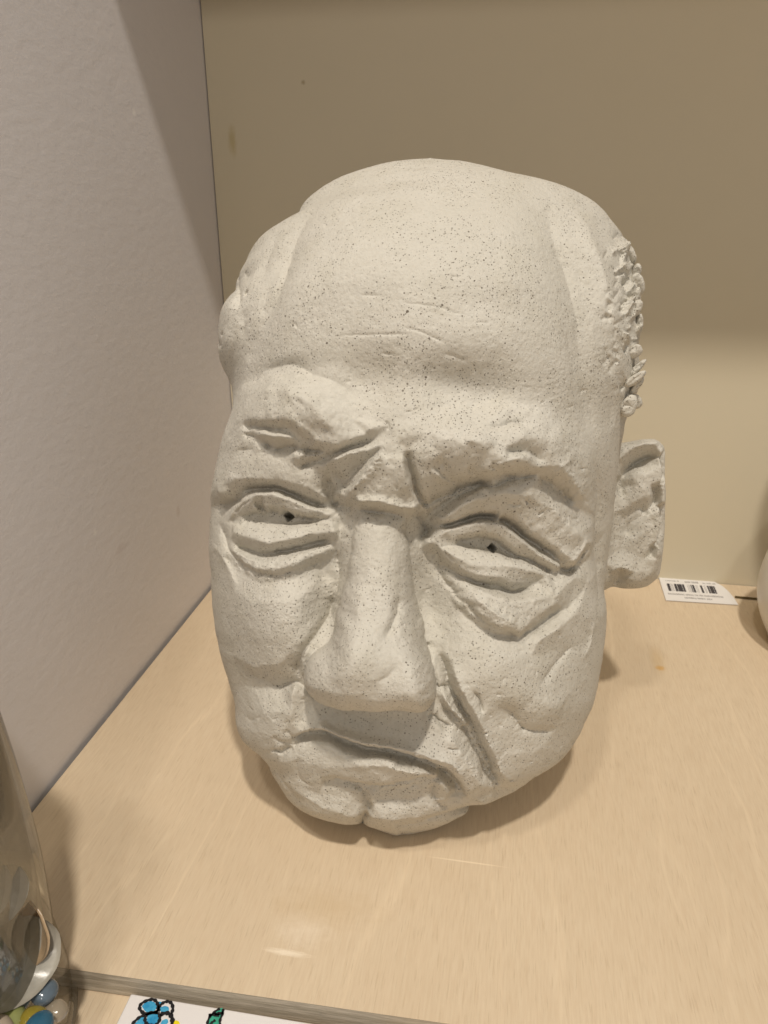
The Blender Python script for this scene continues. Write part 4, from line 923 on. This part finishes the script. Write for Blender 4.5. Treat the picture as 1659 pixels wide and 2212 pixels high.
lathe('neck', smooth_prof([(0.024, 0.1675), (0.026, 0.19), (0.040, 0.215), (0.043, 0.219), (0.040, 0.219), (0.024, 0.19), (0.020, 0.16)]), vc[0], vc[1], 0, GLAZE, vase)

# glass vase, lower left, standing on the lower board
def mat_glass():
    n = NT('clear_glass'); n.n.remove(n.b)
    lw_ = n.n.new('ShaderNodeLayerWeight'); lw_.inputs[0].default_value = 0.35
    tc = n.ramp(lw_.outputs['Facing'], [(0.0, (0.97, 0.97, 0.95)), (0.55, (0.93, 0.92, 0.88)), (0.85, (0.85, 0.81, 0.72)), (1.0, (0.86, 0.83, 0.76))])
    t = n.n.new('ShaderNodeBsdfTransparent'); n.l.new(tc, t.inputs[0])
    g = n.n.new('ShaderNodeBsdfGlass'); g.inputs['IOR'].default_value = 1.4; g.inputs['Roughness'].default_value = 0.02
    gl = n.n.new('ShaderNodeBsdfGlossy'); gl.inputs['Roughness'].default_value = 0.04
    fr_n = n.n.new('ShaderNodeFresnel'); fr_n.inputs[0].default_value = 1.5
    m0 = n.n.new('ShaderNodeMixShader'); m0.inputs[0].default_value = 0.0; n.l.new(t.outputs[0], m0.inputs[1]); n.l.new(g.outputs[0], m0.inputs[2])
    m = n.n.new('ShaderNodeMixShader'); n.l.new(n.math('MULTIPLY', fr_n.outputs[0], 0.8), m.inputs[0]); n.l.new(m0.outputs[0], m.inputs[1]); n.l.new(gl.outputs[0], m.inputs[2])
    n.l.new(m.outputs[0], n.n['Material Output'].inputs[0]); return n.m
GLASS = mat_glass()
ZB = -TH-0.0004
gc = uvz(-0.180, 0.201, 0); gx, gy = gc[0], gc[1]
gv = empty('glass_vase', (gx, gy, ZB), label='clear glass vase with shells inside in the lower left corner', cat='vase')
outer = smooth_prof([(0.0005, 0.0005), (0.051, 0.0005), (0.0535, 0.004), (0.0535, 0.014), (0.0522, 0.030), (0.0516, 0.037), (0.0522, 0.045), (0.0527, 0.07), (0.0525, 0.09), (0.0515, 0.12), (0.049, 0.155), (0.047, 0.19), (0.047, 0.21)], 4)
inner = smooth_prof([(0.047, 0.2102), (0.0445, 0.2102), (0.0445, 0.19), (0.0465, 0.155), (0.049, 0.12), (0.0495, 0.09), (0.0495, 0.06), (0.047, 0.035), (0.040, 0.020), (0.02, 0.014), (0.0005, 0.013)], 4)
lathe('glass_body', outer+inner, gx, gy, ZB, GLASS, gv, 128, 0.004)
def shell(name, label, c, rad, depth, rot, col, warp=0.2, grp=None):
    n = NT(name+'_nacre'); f = n.noise(n.mapping(), 70, 4, 0.6)
    cc = n.mix(n.ramp(f, [(0.35, 0.0), (0.65, 1.0)]), tuple(q*0.7 for q in col), col); m = n.out(cc, 0.28, n.bump(f, 0.3, 0.001), 0.5)
    vs, fs = [], []; na, nr = 48, 14
    for sh in (0, 1):
        for i in range(nr+1):
            q = i/nr
            for k in range(na):
                a = 2*math.pi*k/na; rr = rad*q*(1+warp*math.cos(a)+0.006*math.sin(9*a)); z = -depth*(1-q**2)*(1 if sh == 0 else 1.0)+(0.0 if sh == 0 else 0.0013)+0.0002*math.sin(11*a)*q
                vs.append((rr*math.cos(a), rr*math.sin(a)*0.8, z))
    N = (nr+1)*na
    for sh in (0, 1):
        for i in range(nr):
            for k in range(na):
                k2_ = (k+1) % na; q = (sh*N+i*na+k, sh*N+i*na+k2_, sh*N+(i+1)*na+k2_, sh*N+(i+1)*na+k); fs.append(q if sh else q[::-1])
    for k in range(na): k2_ = (k+1) % na; fs.append((nr*na+k, nr*na+k2_, N+nr*na+k2_, N+nr*na+k))
    o = mesh_obj(name, vs, fs, m); o.location = c; o.rotation_euler = [R(q) for q in rot]
    return tag(o, label, 'shell', 'shells inside the glass vase')
shell('seashell', 'large pearly shell standing against the inside of the glass vase', on_v(-2, 2092, .190), 0.0180, 0.007, (58, 12, 55), (0.36, 0.335, 0.28))
shell('seashell', 'white shell lying higher up at the left edge in the glass vase', on_v(-16, 1950, .196), 0.011, 0.005, (50, -20, 70), (0.52, 0.49, 0.44))
shell('seashell', 'brown mottled shell behind the pearly one in the glass vase', on_v(28, 1990, .208), 0.016, 0.006, (70, 15, -20), (0.50, 0.36, 0.22))
def pebble(c, r_1, col, label, k):
    bm = bmesh.new(); bmesh.ops.create_icosphere(bm, subdivisions=3, radius=r_1)
    for v in bm.verts:
        q = mnoise.noise(v.co*90+Vector((k*3.1, 0, 0))); v.co *= 1+0.5*q; v.co.z *= 0.75
    vs = [v.co[:] for v in bm.verts]; fs = [tuple(v.index for v in f.verts) for f in bm.faces]; bm.free()
    o = mesh_obj('glass_pebble', vs, fs, mat_plain('pebble_'+str(k), col, 0.15, 0.6, 0.3, 60)); o.location = c
    return tag(o, label, 'pebble', 'coloured pebbles in the bottom of the glass vase')
for k, (x, y, v, r_1, col, nm) in enumerate(((74, 2196, .176, .0062, (0.28, 0.22, 0.03), 'yellow'), (38, 2142, .186, .0070, (0.16, 0.20, 0.20), 'slate grey'), (100, 2140, .186, .0060, (0.12, 0.16, 0.20), 'pale blue'),
    (34, 2188, .178, .0068, (0.26, 0.28, 0.10), 'olive green'), (66, 2122, .190, .0056, (0.20, 0.09, 0.06), 'dark red brown'), (8, 2215, .172, .0075, (0.40, 0.33, 0.25), 'tan'), (122, 2180, .182, .0062, (0.36, 0.30, 0.22), 'cream'), (98, 2206, .173, .0055, (0.03, 0.12, 0.2), 'deep blue'))):
    pebble(on_v(x-8, y+8, v+.006), r_1*0.8, col, nm+' glass pebble at the bottom of the glass vase', k)

# ------------------------------------------------------------------ painted tile at the bottom edge
TZ = ZB+0.0062
tp = lambda x, y, z=TZ: on_z(*S_(x, y), z)
c0, c1, c2 = tp(426, 3233), tp(852, 3303), tp(368, 3340)
tx = (c1-c0)/np.linalg.norm(c1-c0); tyv = np.array([tx[1], -tx[0], 0.0])
TW_ = 0.108
quad = [c0, c0+tyv*TW_, c0+tyv*TW_+tx*TW_, c0+tx*TW_]
til = empty('painted_tile', tuple((quad[0]+quad[2])/2*np.array([1, 1, 0])+np.array([0, 0, ZB])), label='white ceramic tile painted with a blue flower, lying in front of the shelf board', cat='tile')
prism('glazed_body', [q[:2] for q in quad], ZB, TZ, mat_plain('tile_glaze', (0.80, 0.77, 0.76), 0.18, 0.5, 0.02, 30), til, 0.0009, True)
INKB = mat_plain('black_marker', (0.012, 0.012, 0.014), 0.35, 0.4)
def blue():
    n = NT('blue_marker'); f = n.noise(n.mapping(), 160, 3, 0.6); return n.out(n.mix(n.ramp(f, [(0.35, 0.0), (0.7, 1.0)]), (0.02, 0.25, 0.50), (0.10, 0.45, 0.66)), 0.25, None, 0.4)
BLUE = blue(); TEAL = mat_plain('green_marker', (0.06, 0.42, 0.28), 0.3, 0.4, 0.3, 150); YEL = mat_plain('yellow_marker', (0.85, 0.70, 0.02), 0.3, 0.4, 0.1, 150); WHT = mat_plain('bare_glaze', (0.80, 0.78, 0.76), 0.2, 0.5)
def Z5(*p): return [(350+x*0.3014, 3180+y*0.3014) for x, y in p]
def blotch(name, pts, z, mat):
    q = [tp(*p, TZ+z) for p in cr(Z5(*pts)+[Z5(*pts)[0]], 6)[:-1]]
    return mesh_obj(name, q, [tuple(range(len(q)))], mat, til, False)
def line(name, pts, w_, z=0.0003, closed=False):
    P = cr(Z5(*pts)+([Z5(*pts)[0]] if closed else []), 8); Q = np.array([tp(*p, TZ+z) for p in P]); n = len(Q)
    d = np.gradient(Q, axis=0); d[:, 2] = 0; d /= np.linalg.norm(d, axis=1)[:, None]+1e-12; nn = np.c_[-d[:, 1], d[:, 0], 0*d[:, 0]]
    ww = w_*(1+0.25*np.sin(np.arange(n)*0.9))[:, None]*0.5
    V_ = np.vstack([Q+nn*ww, Q-nn*ww]); fs = [(i, i+1, n+i+1, n+i) for i in range(n-1)]
    return mesh_obj(name, V_, fs, INKB, til, False)
blotch('blue_petal', ((370, 320), (400, 285), (470, 262), (520, 290), (528, 340), (490, 372), (420, 380)), .0001, BLUE)
blotch('blue_petal', ((570, 330), (620, 315), (660, 330), (655, 375), (600, 388), (565, 360)), .0001, BLUE)
blotch('blue_petal', ((428, 430), (450, 395), (520, 380), (560, 420), (550, 490), (510, 520), (450, 520), (425, 480)), .0001, BLUE)
blotch('blue_petal', ((300, 500), (350, 450), (400, 420), (410, 480), (440, 530), (400, 600), (300, 600)), .0001, BLUE)
blotch('blue_petal', ((590, 470), (640, 455), (655, 490), (620, 520), (570, 520)), .0001, BLUE)
blotch('blue_smudge', ((540, 265), (580, 270), (590, 290), (550, 310)), .00008, BLUE)
blotch('yellow_dot', ((700, 490), (740, 470), (775, 490), (770, 540), (710, 560)), .0001, YEL)
W1 = 0.00125
line('petal_outline', ((540, 375), (440, 398), (375, 380), (345, 330), (370, 285), (440, 250), (500, 245), (535, 280), (545, 330)), W1, closed=True)
line('petal_outline', ((550, 370), (560, 320), (600, 280), (650, 265), (690, 285), (705, 340), (690, 400)), W1)
line('petal_outline', ((545, 385), (470, 385), (415, 420), (405, 470), (430, 510), (500, 525), (550, 490), (565, 430), (545, 385)), W1)
line('petal_outline', ((400, 410), (340, 440), (280, 495), (240, 560)), W1)
line('petal_outline', ((570, 405), (640, 390), (685, 420), (700, 480), (680, 560)), W1*1.3)
blotch('green_leaf', ((1245, 335), (1200, 345), (1140, 400), (1090, 450), (1075, 520), (1130, 560), (1200, 540), (1225, 470), (1250, 400)), .0001, TEAL)
line('leaf_outline', ((1215, 340), (1160, 375), (1105, 430), (1078, 500), (1080, 560)), W1*.8); line('leaf_outline', ((1250, 345), (1240, 400), (1215, 470), (1215, 530)), W1*.8)
line('leaf_vein', ((1090, 418), (1150, 405), (1200, 395), (1258, 384)), W1); line('leaf_vein', ((1165, 465), (1130, 490), (1100, 520)), W1*.8); line('leaf_vein', ((1190, 395), (1180, 430)), W1*1.6)
print('TIME', _t.time()-_t0, len(V))
